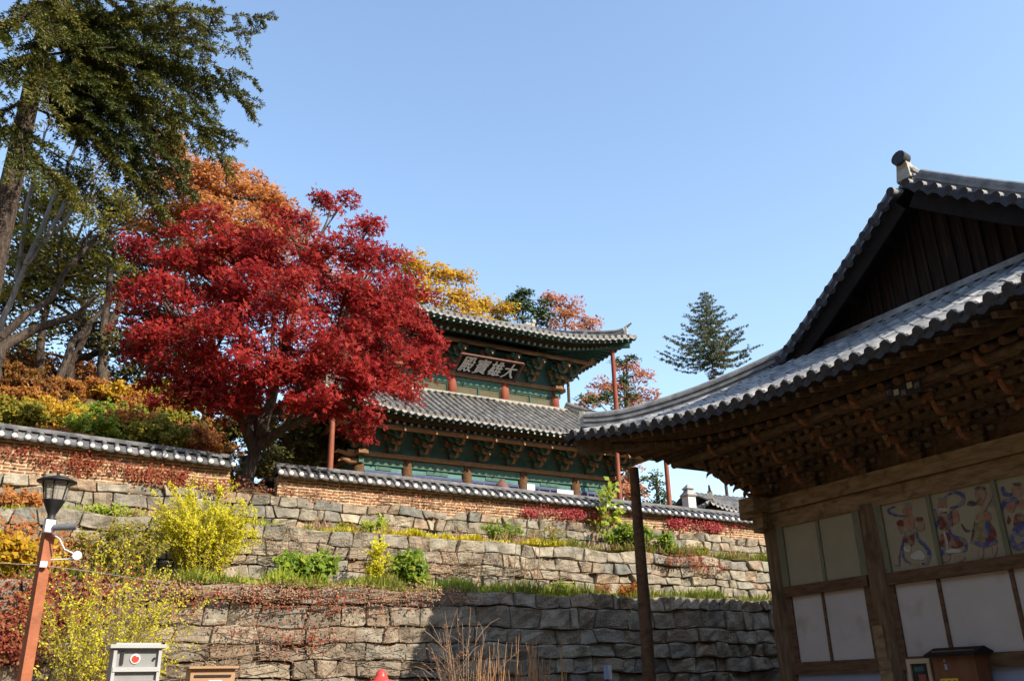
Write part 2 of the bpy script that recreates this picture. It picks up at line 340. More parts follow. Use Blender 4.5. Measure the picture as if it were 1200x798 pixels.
def tree(name, label, cat, trunk, r0, lobes, nspray, nleaf, lsize, leaf, bark, group=None, spray_r=.55, flat=.35, kind='diamond', limb_r=None, sag=.08, upb=.9, tintvar=.55, r_top=.35, forks=()):
    """trunk: list of points; lobes: (x,y,z,r) crown clumps, each fed by a limb; sprays of leaves spread through each clump"""
    root = empty(name, tuple(trunk[0]), label=label, cat=cat, group=group)
    b = MB(); trunk = [np.array(p, float) for p in trunk]; k = len(trunk)
    rads = [r0*(1-(1-r_top)*i/(k-1)) for i in range(k)]; rads[0] *= 1.25
    b.tube(trunk, rads, 10)
    limb_r = limb_r or r0*.42
    for fk in forks:
        fk = [np.array(p, float) for p in fk]; m_ = len(fk); b.tube(fk, [r0*(.62-.42*i/(m_-1)) for i in range(m_)], 8); trunk += fk[1:]
    Ps = []; Ns = []; Ts = []
    for (x, y, z, r) in lobes:
        c = np.array([x, y, z])
        best = min(range(1, len(trunk)), key=lambda i: np.linalg.norm(c-trunk[i])*1.0+(abs(i-k*.6)*.2 if not forks else 0)+max(0, trunk[i][2]-c[2]+.3)*1.5)
        path = bez(trunk[best], c, sag, .06, 7); lr = limb_r*min(1.2, .5+r*.35)
        b.tube(path, [max(.012, lr*(1-.8*i/7)) for i in range(8)], 6)
        lt = rng.uniform(-.18, .18)
        for _ in range(max(3, int(nspray*min(1.6, r**1.7)))):
            d = rand_dirs(1)[0]*np.array([1, 1, .8]); q = c+d*r*rng.uniform(.35, 1.0)
            p0 = path[rng.integers(4, 8)]
            b.tube(bez(p0, q, .05, .08, 3), [.022, .016, .011, .007], 4, caps=False)
            n = rng.poisson(nleaf); ang = rng.uniform(0, 2*np.pi, n); rr = spray_r*np.sqrt(rng.uniform(0, 1, n))
            out_ = unit((q-c*.5-np.array(trunk[0])*.5)*np.array([1, 1, .2]))
            off = np.stack([np.cos(ang)*rr, np.sin(ang)*rr, rng.normal(size=n)*spray_r*flat*.5-.35*rr*rr/spray_r], 1)
            tilt = out_*rng.uniform(.05, .35)
            off[:, 2] -= off[:, 0]*tilt[0]+off[:, 1]*tilt[1]
            P = q+off; Ps.append(P)
            Nn = unit(rand_dirs(n)*.85+np.array([0, 0, upb])+np.array([.15, -.5, 0])); Ns.append(Nn)
            Ts.append(np.clip(rng.uniform(0, 1, n)*tintvar+(1-tintvar)*.5+lt+rng.uniform(-.12, .12), 0, 1))
    P = np.concatenate(Ps); N = np.concatenate(Ns); tt = np.concatenate(Ts); n = len(P)
    T = rand_dirs(n); T = unit(T-N*np.sum(T*N, 1, keepdims=True)); L = lsize*rng.uniform(.65, 1.3, n)
    V, tt = palmate(P, T, N, L, tt) if kind == 'maple' else leaf_quads(P, T, N, L, L*.62, tt)
    b.build('trunk', bark, root); quads('crown', V, tt, leaf, root)
    return root

def needles_along(path, n, L, W, out):
    """needle quads around a polyline"""
    path = np.array(path); seg = rng.integers(0, len(path)-1, n); t = rng.uniform(0, 1, n)[:, None]
    P = path[seg]*(1-t)+path[seg+1]*t; D = unit(path[seg+1]-path[seg])
    r = rand_dirs(n); r = unit(r-D*np.sum(r*D, 1, keepdims=True)*.98)
    T = unit(D*rng.uniform(.3, 1.0, (n, 1))+r*.9); N = unit(np.cross(T, rand_dirs(n)))
    out.append((P, T, N, L*rng.uniform(.7, 1.25, n), np.full(n, W)))
def conifer(name, label, cat, trunk, r0, branches, leaf, bark, group=None, twig_n=26, twig_l=.75, npt=22, nl=.13, nw=.03, droop=.25, r_top=.3, tbias=.5):
    """branches: (start, tip, sag)"""
    root = empty(name, tuple(trunk[0]), label=label, cat=cat, group=group)
    b = MB(); k = len(trunk); b.tube(trunk, [r0*(1-(1-r_top)*i/(k-1)) for i in range(k)], 12)
    out = []; tints = []
    for (p0, p1, sag) in branches:
        p0 = np.array(p0, float); p1 = np.array(p1, float); L = np.linalg.norm(p1-p0)
        path = bez(p0, p1, sag, .03, 10); b.tube(path, [max(.008, r0*.085*(1-.92*i/10))*min(1.5, .5+L/6) for i in range(11)], 5, caps=False)
        tn = max(5, int(twig_n*L/5)); lt = rng.uniform(-.25, .25)
        for j in range(tn):
            t = rng.uniform(.08, 1.0); i = min(9, int(t*10)); q = path[i]*(1-(t*10-i))+path[i+1]*(t*10-i)
            d = unit(path[i+1]-path[i]); side = unit(np.cross(d, [0, 0, 1.0]))*(1 if j % 2 else -1)
            l = twig_l*(1.15-.65*t)*rng.uniform(.6, 1.25)*min(1.2, .45+L/6)
            e = q+(d*.65+side*rng.uniform(.5, .95))*l+np.array([0, 0, -droop*l*rng.uniform(.2, 1.6)])
            tp = bez(q, e, .06, .05, 3); b.tube(tp, [.012, .009, .006, .004], 3, caps=False)
            before = len(out); needles_along(tp, int(npt*l/.6), nl, nw, out)
            tints.append(np.clip(rng.uniform(0, 1, len(out[-1][0]))*.5+.25+lt+(tbias-.5)+.18*(t-.5), 0, 1))
    P, T, N, L_, W = [np.concatenate([o[i] for o in out]) for i in range(5)]
    V, tt = leaf_quads(P, T, N, L_, W, np.concatenate(tints))
    b.build('trunk', bark, root); quads('foliage', V, tt, leaf, root)
    return root

def shrub(name, label, cat, base, w_, h, nstem, nleaf, lsize, leaf, stem_mat, group=None, arch=.5, lw=.5, depth=None, r=.012, bare=0.0, ztop=None):
    root = empty(name, tuple(base), label=label, cat=cat, group=group)
    b = MB(); base = np.array(base, float); depth = depth or w_*.6; Ps = []; Ds = []
    for _ in range(nstem):
        a = rng.uniform(0, 2*np.pi); rr = math.sqrt(rng.uniform(0.02, 1)); hh = h*rng.uniform(.55, 1.0)*(1-.35*rr*rr)
        s = base+np.array([math.cos(a)*w_*.12, math.sin(a)*depth*.12, 0])
        e = base+np.array([math.cos(a)*w_*.5*rr, math.sin(a)*depth*.5*rr, hh])
        mid = s*.5+e*.5+np.array([-(math.cos(a))*w_*.08, 0, h*arch*.3])
        pts = [(1-t)**2*s+2*t*(1-t)*mid+t*t*e for t in np.linspace(0, 1, 7)]
        b.tube(pts, [r*(1-.12*i) for i in range(7)], 4, caps=False)
        for _k in range(2):
            i = rng.integers(2, 6); q = pts[i]; e2 = q+rand_dirs(1)[0]*np.array([1, .8, .5])*h*.22+np.array([0, 0, h*.14])
            tw = bez(q, e2, .1, .05, 3); b.tube(tw, [r*.6, r*.5, r*.4, r*.3], 3, caps=False); pts_t = tw
            n = rng.poisson(nleaf*.35); t = rng.uniform(0, 3, n); ii = np.minimum(t.astype(int), 2); f = (t-ii)[:, None]; A = np.array(pts_t)
            Ps.append(A[ii]*(1-f)+A[ii+1]*f)
        n = rng.poisson(nleaf); t = rng.uniform(bare*6, 6, n); ii = np.minimum(t.astype(int), 5); f = (t-ii)[:, None]; A = np.array(pts)
        Ps.append(A[ii]*(1-f)+A[ii+1]*f)
    b.build('stems', stem_mat, root)
    P = np.concatenate(Ps); n = len(P)
    if n:
        P = P+rng.normal(size=(n, 3))*lsize*.35; N = unit(rand_dirs(n)*.9+np.array([.25, -.75, .6])); T = rand_dirs(n); T = unit(T-N*np.sum(T*N, 1, keepdims=True))
        L = lsize*rng.uniform(.6, 1.35, n); V, tt = leaf_quads(P, T, N, L, L*lw, np.clip(rng.normal(.5, .25, n), 0, 1))
        quads('leaves', V, tt, leaf, root)
    return root

def grass(name, label, cat, x0, x1, y0, y1, zf, n, h, mat, kind='stuff', wid=.022, patch=None):
    x = rng.uniform(x0, x1, n); y = rng.uniform(y0, y1, n)
    ph = rng.uniform(0, 6, 4); dens = np.sin(x*1.3+ph[0])+np.sin(x*3.1+ph[1])+.8*np.sin(x*6.7+ph[2])
    keep = rng.uniform(-2.0, 2.2, n) < dens; x = x[keep]; y = y[keep]; n = len(x); dens = dens[keep]
    z = np.array([zf(a, b_) for a, b_ in zip(x, y)]); P = np.stack([x, y, z], 1)
    T = unit(np.stack([rng.normal(size=n)*.45, rng.normal(size=n)*.45-.15, np.ones(n)], 1)); N = unit(np.cross(T, rand_dirs(n)))
    L = h*rng.uniform(.4, 1.2, n)*(1+.25*dens); V, tt = leaf_quads(P, T, N, np.maximum(L, .04), np.full(n, wid), np.clip(rng.normal(.5, .2, n)+.1*np.sin(x*.9+ph[3]), 0, 1))
    return quads(name, V, tt, mat, label=label, cat=cat, kind=kind)

def ivy(name, label, regions, n, lsize, mat, group=None, cat='ivy', vines=10, wig=.5):
    """climber on a wall: regions = (x, z, rx, rz, y)"""
    x0, z0 = regions[0][0], min(r[1]-r[3] for r in regions)
    root = empty(name, (x0, regions[0][4], z0), label=label, cat=cat, group=group)
    b = MB(); Ps = []
    tot = sum(r[2]*r[3] for r in regions)
    for (x, z, rx, rz, y) in regions:
        for _ in range(max(2, int(vines*rx*rz/tot))):
            sx = x+rng.uniform(-rx, rx)*.9; pts = []; cx = sx; cz = z-rz*rng.uniform(.6, 1.0)
            for i in range(9):
                pts.append((cx, y-.05-.03*rng.uniform(0, 1), cz)); cx += rng.normal()*.22*wig*2; cz += 2*rz/9*rng.uniform(.4, 1.2)
            b.tube(pts, [.011*(1-.09*i) for i in range(9)], 4, caps=False)
            m = int(n*rx*rz/tot/max(2, int(vines*rx*rz/tot))*.5); t = rng.uniform(0, 8, m); ii = np.minimum(t.astype(int), 7); f = (t-ii)[:, None]; A = np.array(pts)
            Ps.append(A[ii]*(1-f)+A[ii+1]*f+rng.normal(size=(m, 3))*np.array([.09, .02, .09]))
        m = int(n*rx*rz/tot*.5); a = rng.uniform(0, 2*np.pi, m); rr = rng.uniform(0, 1, m)**.6; c_ = rng.integers(0, 9, m)
        cc = np.stack([rng.uniform(-.8, .8, 9)*rx, rng.uniform(-.7, .7, 9)*rz], 1)[c_]
        Ps.append(np.stack([x+cc[:, 0]+np.cos(a)*rr*rx*.4, np.full(m, y-.06), z+cc[:, 1]+np.sin(a)*rr*rz*.4], 1))
    P = np.concatenate(Ps); n = len(P); P[:, 1] -= rng.uniform(0, .08, n)
    N = unit(rand_dirs(n)*.6+np.array([0, -1, .3])); T = unit(np.array([0, -.2, -1.])+rand_dirs(n)*.8); T = unit(T-N*np.sum(T*N, 1, keepdims=True))
    L = lsize*rng.uniform(.5, 1.3, n); V, tt = leaf_quads(P, T, N, L, L*.75, rng.uniform(0, 1, n))
    b.build('vines', M['twig'], root); quads('leaves', V, tt, mat, root)
    return root

# ================================================================== ground, terraces
def hill_z(x, y):
    fx = min(1, max(0, (11-x)/7)); fx = fx*fx*(3-2*fx)
    a = max(0, min(1, (y-28.5)/10.5)); b_ = max(0, y-39)
    return 7.15+fx*(6.6*a+.16*min(b_, 60))+.08*max(0, min(y-70, 160))
def build_ground():
    b = MB(); S = 1500
    b.add([(-S, -S, 0), (S, -S, 0), (S, S, 0), (-S, S, 0)], [(0, 1, 2, 3)])
    b.build('ground', M['grassland'], kind='structure')
    b = MB(); n = 30   # raised planting bank in front of the terrace wall
    vs = [(-20+i*50/n, y, z) for y, z in ((13.5, .01), (15.0, .5), (20.5, .8)) for i in range(n+1)]
    k = n+1
    b.add(vs, [(j*k+i, j*k+i+1, (j+1)*k+i+1, (j+1)*k+i) for j in range(2) for i in range(n)], 0, True)
    b.build('planting_bank', M['soil'], kind='structure')
    b = MB(); b.add([(-20, 20.62, 3.88), (45, 20.62, 3.88), (45, 22.75, 3.98), (-20, 22.75, 3.98)], [(0, 1, 2, 3)])
    b.build('lower_ledge', M['soil'], kind='structure')
    b = MB(); b.add([(-20, 22.62, 5.55), (45, 22.62, 5.45), (45, 24.75, 5.55), (-20, 24.75, 5.65)], [(0, 1, 2, 3)])
    b.build('upper_ledge', M['soil'], kind='structure')
    b = MB(); xs = list(np.linspace(-90, -8, 14))+list(np.linspace(-6, 14, 24))+list(np.linspace(18, 120, 14)); ys = [24.62, 25.2]+list(np.linspace(26, 40, 22))+list(np.linspace(45, 220, 16))
    vs = [(x, y, hill_z(x, y)+(.12*math.sin(x*1.7+y)+.1*math.sin(y*2.3-x) if y > 26 and x < 8 else 0)-(.35 if y < 25 else 0)) for y in ys for x in xs]; k = len(xs)
    b.add(vs, [(j*k+i, j*k+i+1, (j+1)*k+i+1, (j+1)*k+i) for j in range(len(ys)-1) for i in range(k-1)], 0, True)
    b.build('hillside', M['hill'], kind='structure')
    # unseen wooded hill ring, added and raised to block low sky light
    b = MB(); n = 96; rings = [(48, 0), (62, 14), (86, 36), (125, 62), (190, 85), (300, 80)]; vs = []
    for i in range(n+1):
        a = R_(68+(348-68)*i/n)    # compass bearing, open towards the view
        for j, (r, z) in enumerate(rings):
            k = min(1, min(i, n-i)/7); zz = z*k*(1+.12*math.sin(i*.9+j)+.08*math.sin(i*2.3)); rr = r*(1+.05*math.sin(i*1.7+j*2)); vs.append((rr*math.sin(a)+5, rr*math.cos(a)+8, zz-.3))
    m = len(rings); b.add(vs, [(i*m+j, i*m+j+1, (i+1)*m+j+1, (i+1)*m+j) for i in range(n) for j in range(m-1)], 0, True)
    b.build('sky_blocking_hills', M['woods'], kind='structure')
build_ground()

def stone_wall(name, label, x0, x1, y, z0, ztop, rows, wmin, wmax, mat, thick=.9, bulge=.045, seed=1):
    r = random.Random(seed); b = MB()
    root = empty(name, ((x0+x1)/2, y+.4, z0), label=label, cat='stone wall')
    ph = [r.uniform(0, 6) for _ in range(rows*2+4)]
    fr = [0]+[(i+r.uniform(-.16, .16))/rows for i in range(1, rows)]+[1]
    def zc(i, x):
        zt = ztop(x); base = z0+(zt-z0)*fr[i]
        if i == 0 or i == rows: return base+(0.03*math.sin(x*2.7+ph[i]) if i == rows else 0)
        return base+.022*math.sin(x*.8+ph[i])+.018*math.sin(x*3.4+ph[i+rows])+.014*math.sin(x*7.7+ph[i])
    for i in range(rows):
        x = x0-r.uniform(0, wmin)
        lean_prev = 0
        while x < x1:
            w = r.uniform(wmin, wmax)*(1 if r.random() > .2 else .62); lean = r.uniform(-.06, .06); xa, xb = x, x+w; x = xb
            gap = .007
            zm = (zc(i, xa)+zc(i+1, xa))/2
            split = (zc(i+1, xa)-zc(i, xa)) > .38 and r.random() < .03
            for (fa, fb) in (((0, 1),) if not split else ((0, .5), (.5, 1))):
                US = (0, .022, .08, .33, .66, .92, .978, 1); VS = (0, .045, .15, .48, .84, .955, 1); nx, nz = 8, 7; tint = r.random(); bl = bulge*r.uniform(.3, 1.3); tx, tz = r.uniform(-.05, .05), r.uniform(-.05, .05); off = r.uniform(-.05, .05)
                cr = [r.uniform(.0, .09) for _ in range(4)]; p1, p2, p3 = r.uniform(0, 6), r.uniform(0, 6), r.uniform(0, 6)
                vs = []
                for kz in range(nz):
                    for kx in range(nx):
                        u = US[kx]; v = VS[kz]
                        lx = xa+lean_prev*(v-.5)*2+gap; rx = xb+lean*(v-.5)*2-gap; X = lx+(rx-lx)*u
                        za = zc(i, X); zb = zc(i+1, X); za2 = za+(zb-za)*fa+gap; zb2 = za+(zb-za)*fb-gap; Z = za2+(zb2-za2)*v
                        # rounded corners
                        cu, cv = 2*u-1, 2*v-1; q = cr[(0 if u < .5 else 1)+(0 if v < .5 else 2)]
                        e = max(0, abs(cu)+abs(cv)-(2-q*3)); X -= math.copysign(e*.10, cu)*1; Z -= math.copysign(e*.08, cv)
                        edge = (1-abs(cu)**22)*(1-abs(cv)**14)
                        dep = bl*edge**.6+off+tx*cu+tz*cv+.022*math.sin(X*6+p1)*math.sin(Z*8+p2)+.014*math.sin(X*15+p3+Z*12)+r.uniform(-.016, .016)
                        if kx in (0, nx-1) or kz in (0, nz-1): dep = off-.03
                        vs.append((X, y-dep, Z))
                fs = [(kz*nx+kx, kz*nx+kx+1, (kz+1)*nx+kx+1, (kz+1)*nx+kx) for kz in range(nz-1) for kx in range(nx-1)]
                # skirt back into the wall
                ring = [kx for kx in range(nx)]+[kz*nx+nx-1 for kz in range(1, nz)]+[(nz-1)*nx+kx for kx in range(nx-2, -1, -1)]+[kz*nx for kz in range(nz-2, 0, -1)]
                nb = len(vs); vs += [(vs[q][0], y+.22, vs[q][2]) for q in ring]; m = len(ring)
                fs += [(ring[q], nb+q, nb+(q+1) % m, ring[(q+1) % m]) for q in range(m)]
                b.add(vs, fs, 0, False, tint)
            lean_prev = lean
    b.build('facing_stones', mat, root)
    c = MB(); n = 24
    for i in range(n):
        xa = x0+(x1-x0)*i/n; xb = x0+(x1-x0)*(i+1)/n; za = ztop(xa)-.05; zb = ztop(xb)-.05
        c.add([(xa, y+.10, z0), (xb, y+.10, z0), (xb, y+.10, zb), (xa, y+.10, za), (xa, y+thick, z0), (xb, y+thick, z0), (xb, y+thick, zb), (xa, y+thick, za)], [(0, 1, 2, 3), (3, 2, 6, 7), (5, 4, 7, 6)], 0)
    c.build('earth_core', M['mortar_dark'], root)
    return root
Y1, Y2, Y3 = 20.5, 22.5, 24.5
stone_wall('retaining_wall', 'tall lowest terrace wall of big rough grey stones, its right half in deep shade', -6, 24, Y1, .75, lambda x: 3.88+.006*x+.03*math.sin(x*1.9), 8, .36, 1.15, M['stone'], seed=3)
stone_wall('retaining_wall', 'middle terrace wall of squarish tan and grey stones, sunlit, standing on the first grassy ledge', -6, 26, Y2, 3.93, lambda x: 5.68-.010*x+.03*math.sin(x*2.3), 5, .32, .9, M['stone2'], seed=5)
stone_wall('retaining_wall', 'low uppermost terrace wall of stones directly under the tiled brick fence', -6, 28, Y3, 5.55, lambda x: 6.86-.010*x+.025*math.sin(x*2.1), 4, .32, .85, M['stone2'], seed=9)

# ================================================================== tiled roofs
def ridge_prof(w=.34, layers=5, lh=.06, r=.09):
    L = []; 
    for i in range(layers):
        hw = w/2*(1.0 if i % 2 == 0 else .80); L += [(hw, i*lh), (hw, (i+1)*lh-.004)]
    top = layers*lh; arc = [(r*math.cos(t), top+r*math.sin(t)) for t in np.linspace(0, math.pi, 6)]
    return L+arc+[(-a, b) for a, b in reversed(L)]
class Roof:
    def __init__(s, cx, cy, hx, hy, B, L, Lc, z0, h, vx=None, gd=None, D=None):
        s.__dict__.update(locals()); s.cvd = (hx-vx) if vx is not None else None
    def g(s, c): return max(0.0, 1-c/s.Lc)**2
    def pt(s, side, q, d, dz=0.0):
        hs, ho = (s.hy, s.hx) if side < 2 else (s.hx, s.hy)
        c = hs+s.B-abs(q); g = s.g(c); df = s.hy+s.B*g
        o = ho+s.B*g-d; z = s.z0+s.L*g*max(0, 1-d/5.0)**2+s.h(s.hy*d/df)+dz
        if side == 0: return Vector((s.cx-o, s.cy+q, z))
        if side == 1: return Vector((s.cx+o, s.cy+q, z))
        if side == 2: return Vector((s.cx+q, s.cy-o, z))
        return Vector((s.cx+q, s.cy+o, z))
    def dmax(s, side, q):
        hs = s.hy if side < 2 else s.hx
        c = hs+s.B-abs(q); g = s.g(c); dh = max(0.0, c-s.B*(1-g))
        if s.D is not None: return min(dh, s.D+s.B*g)
        if side < 2: return min(dh, s.gd+s.B*g)
        return s.hy+s.B*g if abs(q) <= s.vx+.001 else min(dh, s.hy)
    def qmax(s, side): return (s.hy if side < 2 else s.hx)+s.B
    def tiles(s, mb, sp=.3, r=.088, tl=.36, ei=1, lip=2):
        for side in range(4):
            qm = s.qmax(side)-.06; n = int(2*qm/sp); qs = [-qm+2*qm*i/n for i in range(n+1)]
            axis = Vector((0, 1, 0)) if side < 2 else Vector((1, 0, 0))
            for i, q in enumerate(qs):
                dm = s.dmax(side, q)
                if dm > .25:
                    k = max(1, int(dm/tl)); ring = []; rr0 = random.random()
                    for j in range(k):
                        d0 = dm*j/k; d1 = dm*(j+1)/k+.02; p0 = s.pt(side, q, d0); p1 = s.pt(side, q, d1)
                        p0.z += .01*random.random(); sl = (p1-p0).normalized(); up = axis.cross(sl); up = up if up.z > 0 else -up
                        jit = random.uniform(-.008, .008)
                        vs = []
                        for p, rr in ((p0, r*1.0), (p1, r*.93)):
                            for t in (0, .25, .5, .75, 1): a = math.pi*t; vs.append(p+axis*(math.cos(a)*rr+jit)+up*(math.sin(a)*rr+.012))
                        mb.add(vs, [(m, m+1, m+6, m+5) for m in range(4)], 0, True, random.random())
                    p = s.pt(side, q, -.03); p2 = s.pt(side, q, .05)
                    mb.tube([p, p2], [r*1.06, r*1.06], 10, ei, True, True, random.random())
                if i < n:
                    q2 = qs[i+1]; cols_ = []
                    for a in (0, .25, .5, .75, 1):
                        qq = q+(q2-q)*a; dd = max(.02, s.dmax(side, qq)); rows = 9
                        cols_.append([s.pt(side, qq, dd*(m/(rows-1)), -.07*math.sin(math.pi*a)) for m in range(rows)])
                    vs = [p for c_ in cols_ for p in c_]; R9 = 9
                    mb.add(vs, [(a*R9+m, (a+1)*R9+m, (a+1)*R9+m+1, a*R9+m+1) for a in range(4) for m in range(R9-1)], 0, True, random.random())
                    e = [c_[0] for c_ in cols_]; vs = [p+Vector((0, 0, .01)) for p in e]+[p+Vector((0, 0, -.05-.055*math.sin(math.pi*m/4))) for m, p in enumerate(e)]
                    mb.add(vs, [(m, m+1, m+6, m+5) for m in range(4)], lip, False, random.random())
    def hip_path(s, sx, sy, c0, c1, n=14, dz=0.0, flare=.0):
        out_ = []
        for i in range(n+1):
            c = c0+(c1-c0)*i/n; x = s.hx+s.B-c; y = s.hy+s.B-c
            g = s.g(c); dh = max(0, c-s.B*(1-g)); z = s.pt(0, y, dh).z
            out_.append(Vector((s.cx+sx*x, s.cy+sy*y, z+dz+flare*max(0, 1-i/n*4)**2)))
        return out_

def eaves(roof, wx, wy, root, mats, sp=.32, rr=.085, name='rafters', lift_in=.42, dr=(-.37, -.20), endm=1, dstart=.72):
    """round rafters, flying rafters and the boards over them, all round; mats = [wood, end colour, board, edge]"""
    b = MB()
    for side in range(4):
        qm = roof.qmax(side); n = int(2*qm/sp); wq = (wy if side < 2 else wx)-.15; ho = (wx if side < 2 else wy)-.35
        prev = None
        for i in range(n+1):
            q = -qm+2*qm*i/n; E = roof.pt(side, q, 0); qi = max(-wq, min(wq, q)); zi = roof.z0+lift_in
            if side == 0: I = Vector((roof.cx-ho, roof.cy+qi, zi))
            elif side == 1: I = Vector((roof.cx+ho, roof.cy+qi, zi))
            elif side == 2: I = Vector((roof.cx+qi, roof.cy-ho, zi))
            else: I = Vector((roof.cx+qi, roof.cy+ho, zi))
            u = Vector((E.x-I.x, E.y-I.y, 0)); L = u.length; u.normalize(); k = L/max(.1, (roof.hx-ho if side < 2 else roof.hy-ho))
            k = min(k, 1.35)
            def P(d, z): return Vector((E.x-u.x*d*k, E.y-u.y*d*k, z))
            A = P(dstart, E.z+dr[0]); Bp = I; C = P(1.15, E.z+.03+(dr[1]+.22)); D = P(.13, E.z+dr[1])
            if 0 < i < n:
                b.tube([Bp, A+(Bp-A)*.0], [rr, rr*.95], 7, 0, True, True, random.random(), capmi=1)
                b.beam(C, D, .085, .10, 0, tint=random.random())
                b.beam(D, D-(C-D).normalized()*.012, .088, .103, 0 if wx > 7 else 1)
            row = [P(.06, E.z-.10), D+Vector((0, 0, .055)), C+Vector((0, 0, .055)), A+Vector((0, 0, rr+.01)), Bp+Vector((0, 0, rr+.01)), P(.80, E.z+.10), P(.7, E.z-.25)]
            row2 = [row[0], row[1], P(.85, E.z+dr[1]+.055+.22*.70+.02), row[3]+Vector((0, 0, .0)), row[4]]
            if prev:
                for m in (0, 1):
                    b.add([prev[m], row2[m], row2[m+1], prev[m+1]], [(0, 1, 2, 3)], 2)
                b.add([prev[3], row2[3], row2[4], prev[4]], [(0, 1, 2, 3)], 2)
                # edge plank carried by the round rafter tips
                o1 = Vector((0, 0, .0)); b.add([prev[3], row2[3], row2[2], prev[2]], [(0, 1, 2, 3)], 3)
                # edge plank over the flying rafter tips
                b.add([prev[0]+Vector((0, 0, .13)), row2[0]+Vector((0, 0, .13)), row2[0], prev[0]], [(3, 2, 1, 0)], 3)
            prev = row2
    for sx in (-1, 1):
        for sy in (-1, 1):
            t = roof.hip_path(sx, sy, .30, 1.0, 1); T = t[0]; I = Vector((roof.cx+sx*(wx-.2), roof.cy+sy*(wy-.2), roof.z0+lift_in-.1))
            b.beam(I, Vector((T.x, T.y, T.z-.42)), .26, .34, 0, w1=.24, h1=.26)
            b.beam(I+(Vector((T.x, T.y, T.z-.2))-I)*.6, Vector((T.x, T.y, T.z-.22))+(T-t[1])*.1, .22, .2, 0, h1=.16)
    return b.build(name, mats, root)

def boat(b, c, axis, L, h, t, mi, tint):
    """cross arm of a bracket: rounded lower ends; axis 'x' runs along the wall"""
    prof = [(-L/2, h/2), (-L/2, 0), (-L/2+h*.7, -h/2), (L/2-h*.7, -h/2), (L/2, 0), (L/2, h/2)]
    vs = [(c[0]+a, c[1]-t/2, c[2]+z) for a, z in prof]+[(c[0]+a, c[1]+t/2, c[2]+z) for a, z in prof]
    n = 6; b.add(vs, [tuple(range(n)), tuple(range(2*n-1, n-1, -1))]+[(i+n, (i+1) % n+n, (i+1) % n, i) for i in range(n)], mi, False, tint)
def bracket_mesh(name, mats, tiers=5, so=.27, sz=.185, wS=.60, wL=.92, s=1.0, arm_w=.11, grid=False):
    """local frame: outwards is -Y, along the wall X, foot at the origin"""
    b = MB(); b.box((0, 0, .07), (.34, .34, .14), 0, tint=.6, taper=1.12)
    for k in range(tiers):
        z = .17+k*sz; oe = so*(k+1)
        b.beam((0, .25, z), (0, -oe+.04, z), arm_w, sz*.72, 0, tint=random.random())
        # curled tongue
        if k < tiers-1 or True:
            pts = [(-oe+.06, -.005, .065), (-oe-.08, -.035, .06), (-oe-.19, -.01, .042), (-oe-.27, .07, .024), (-oe-.29, .14, .008)] if k % 2 == 0 else \
                  [(-oe+.06, .0, .065), (-oe-.08, .03, .058), (-oe-.18, -.01, .044), (-oe-.24, -.09, .026), (-oe-.25, -.15, .008)]
            vs = []
            for (o, dz, hh) in pts:
                for sx in (-1, 1): vs += [(sx*arm_w*.5*(.5+hh/.13), o, z+dz-hh), (sx*arm_w*.5*(.5+hh/.13), o, z+dz+hh)]
            n = len(pts); fs = []
            for i in range(n-1):
                a = i*4; c_ = a+4; fs += [(a, a+1, c_+1, c_), (a+3, a+2, c_+2, c_+3), (a+1, a+3, c_+3, c_+1), (a+2, a, c_, c_+2)]
            fs += [(0, 2, 3, 1), (4*n-4, 4*n-3, 4*n-1, 4*n-2)]
            b.add(vs, fs, 1, False, random.random())
        for j in range(0, k+2):
            if j > tiers-1+1: continue
            o = -so*j; L = wS if (k-j) % 2 == 0 else wL
            if j == k+1: L = wS*.8
            if grid:
                if j == k+1 and k < 2: L = .5
                elif k < 1: L = .7
                else: L = 1.2
                boat(b, (0, o, z-.01), 'x', L, sz*.55, .08, 0, random.random())
                nb = 5 if L > 1 else 3
                for q in range(nb):
                    a = (q/(nb-1)-.5)*(L-.14); b.box((a, o, z+sz*.45), (.105, .12, sz*.42), 2 if random.random() < .35 else 0, tint=random.random(), taper=1.35)
                continue
            boat(b, (0, o, z), 'x', L, sz*.66, .09, 0 if (k+j) % 3 else 2, random.random())
            for a in (-.5, 0, .5):
                b.box((a*(L-.13), o, z+sz*.5), (.12, .13, sz*.36), 0 if random.random() < .7 else 1, tint=random.random(), taper=1.15)
    # hidden mother object is placed for real by the first user
    o = b.build(name, mats); return o
def place_brackets(src, spots, root, first=True):
    used = False
    for (x, y, z, rz) in spots:
        o = src if not used else src.copy()
        if used: col.objects.link(o)
        used = True; o.location = (x, y, z); o.rotation_euler = (0, 0, rz); o.parent = None; put(o, root)

def roof_set(roof, root, mt, tile_kw={}, ridge_ends=True, hipc=None, lay=5, lw=.34):
    b = MB(); roof.tiles(b, **tile_kw); ro = b.build('tile_roof', mt, root)
    c1 = roof.D+roof.B if roof.D is not None else roof.cvd+roof.B
    for sx in (-1, 1):
        for sy in (-1, 1):
            b = MB(); p = roof.hip_path(sx, sy, .42, c1+.12, 16, .0, .10); b.sweep(p, ridge_prof(lw, lay, .062, .10), 0, tint=.4)
            q = p[0]; d = (p[0]-p[1]).normalized(); ang = math.atan2(d.y, d.x)
            b.box(q+d*.03+Vector((0, 0, .20)), (.12, .26, .40), 3, rz=ang); b.beam(q+Vector((0, 0, .36)), q+d*.34+Vector((0, 0, .50)), .16, .10, 0, w1=.08, h1=.05)
            b.build('hip_ridge', mt, ro)
    return ro

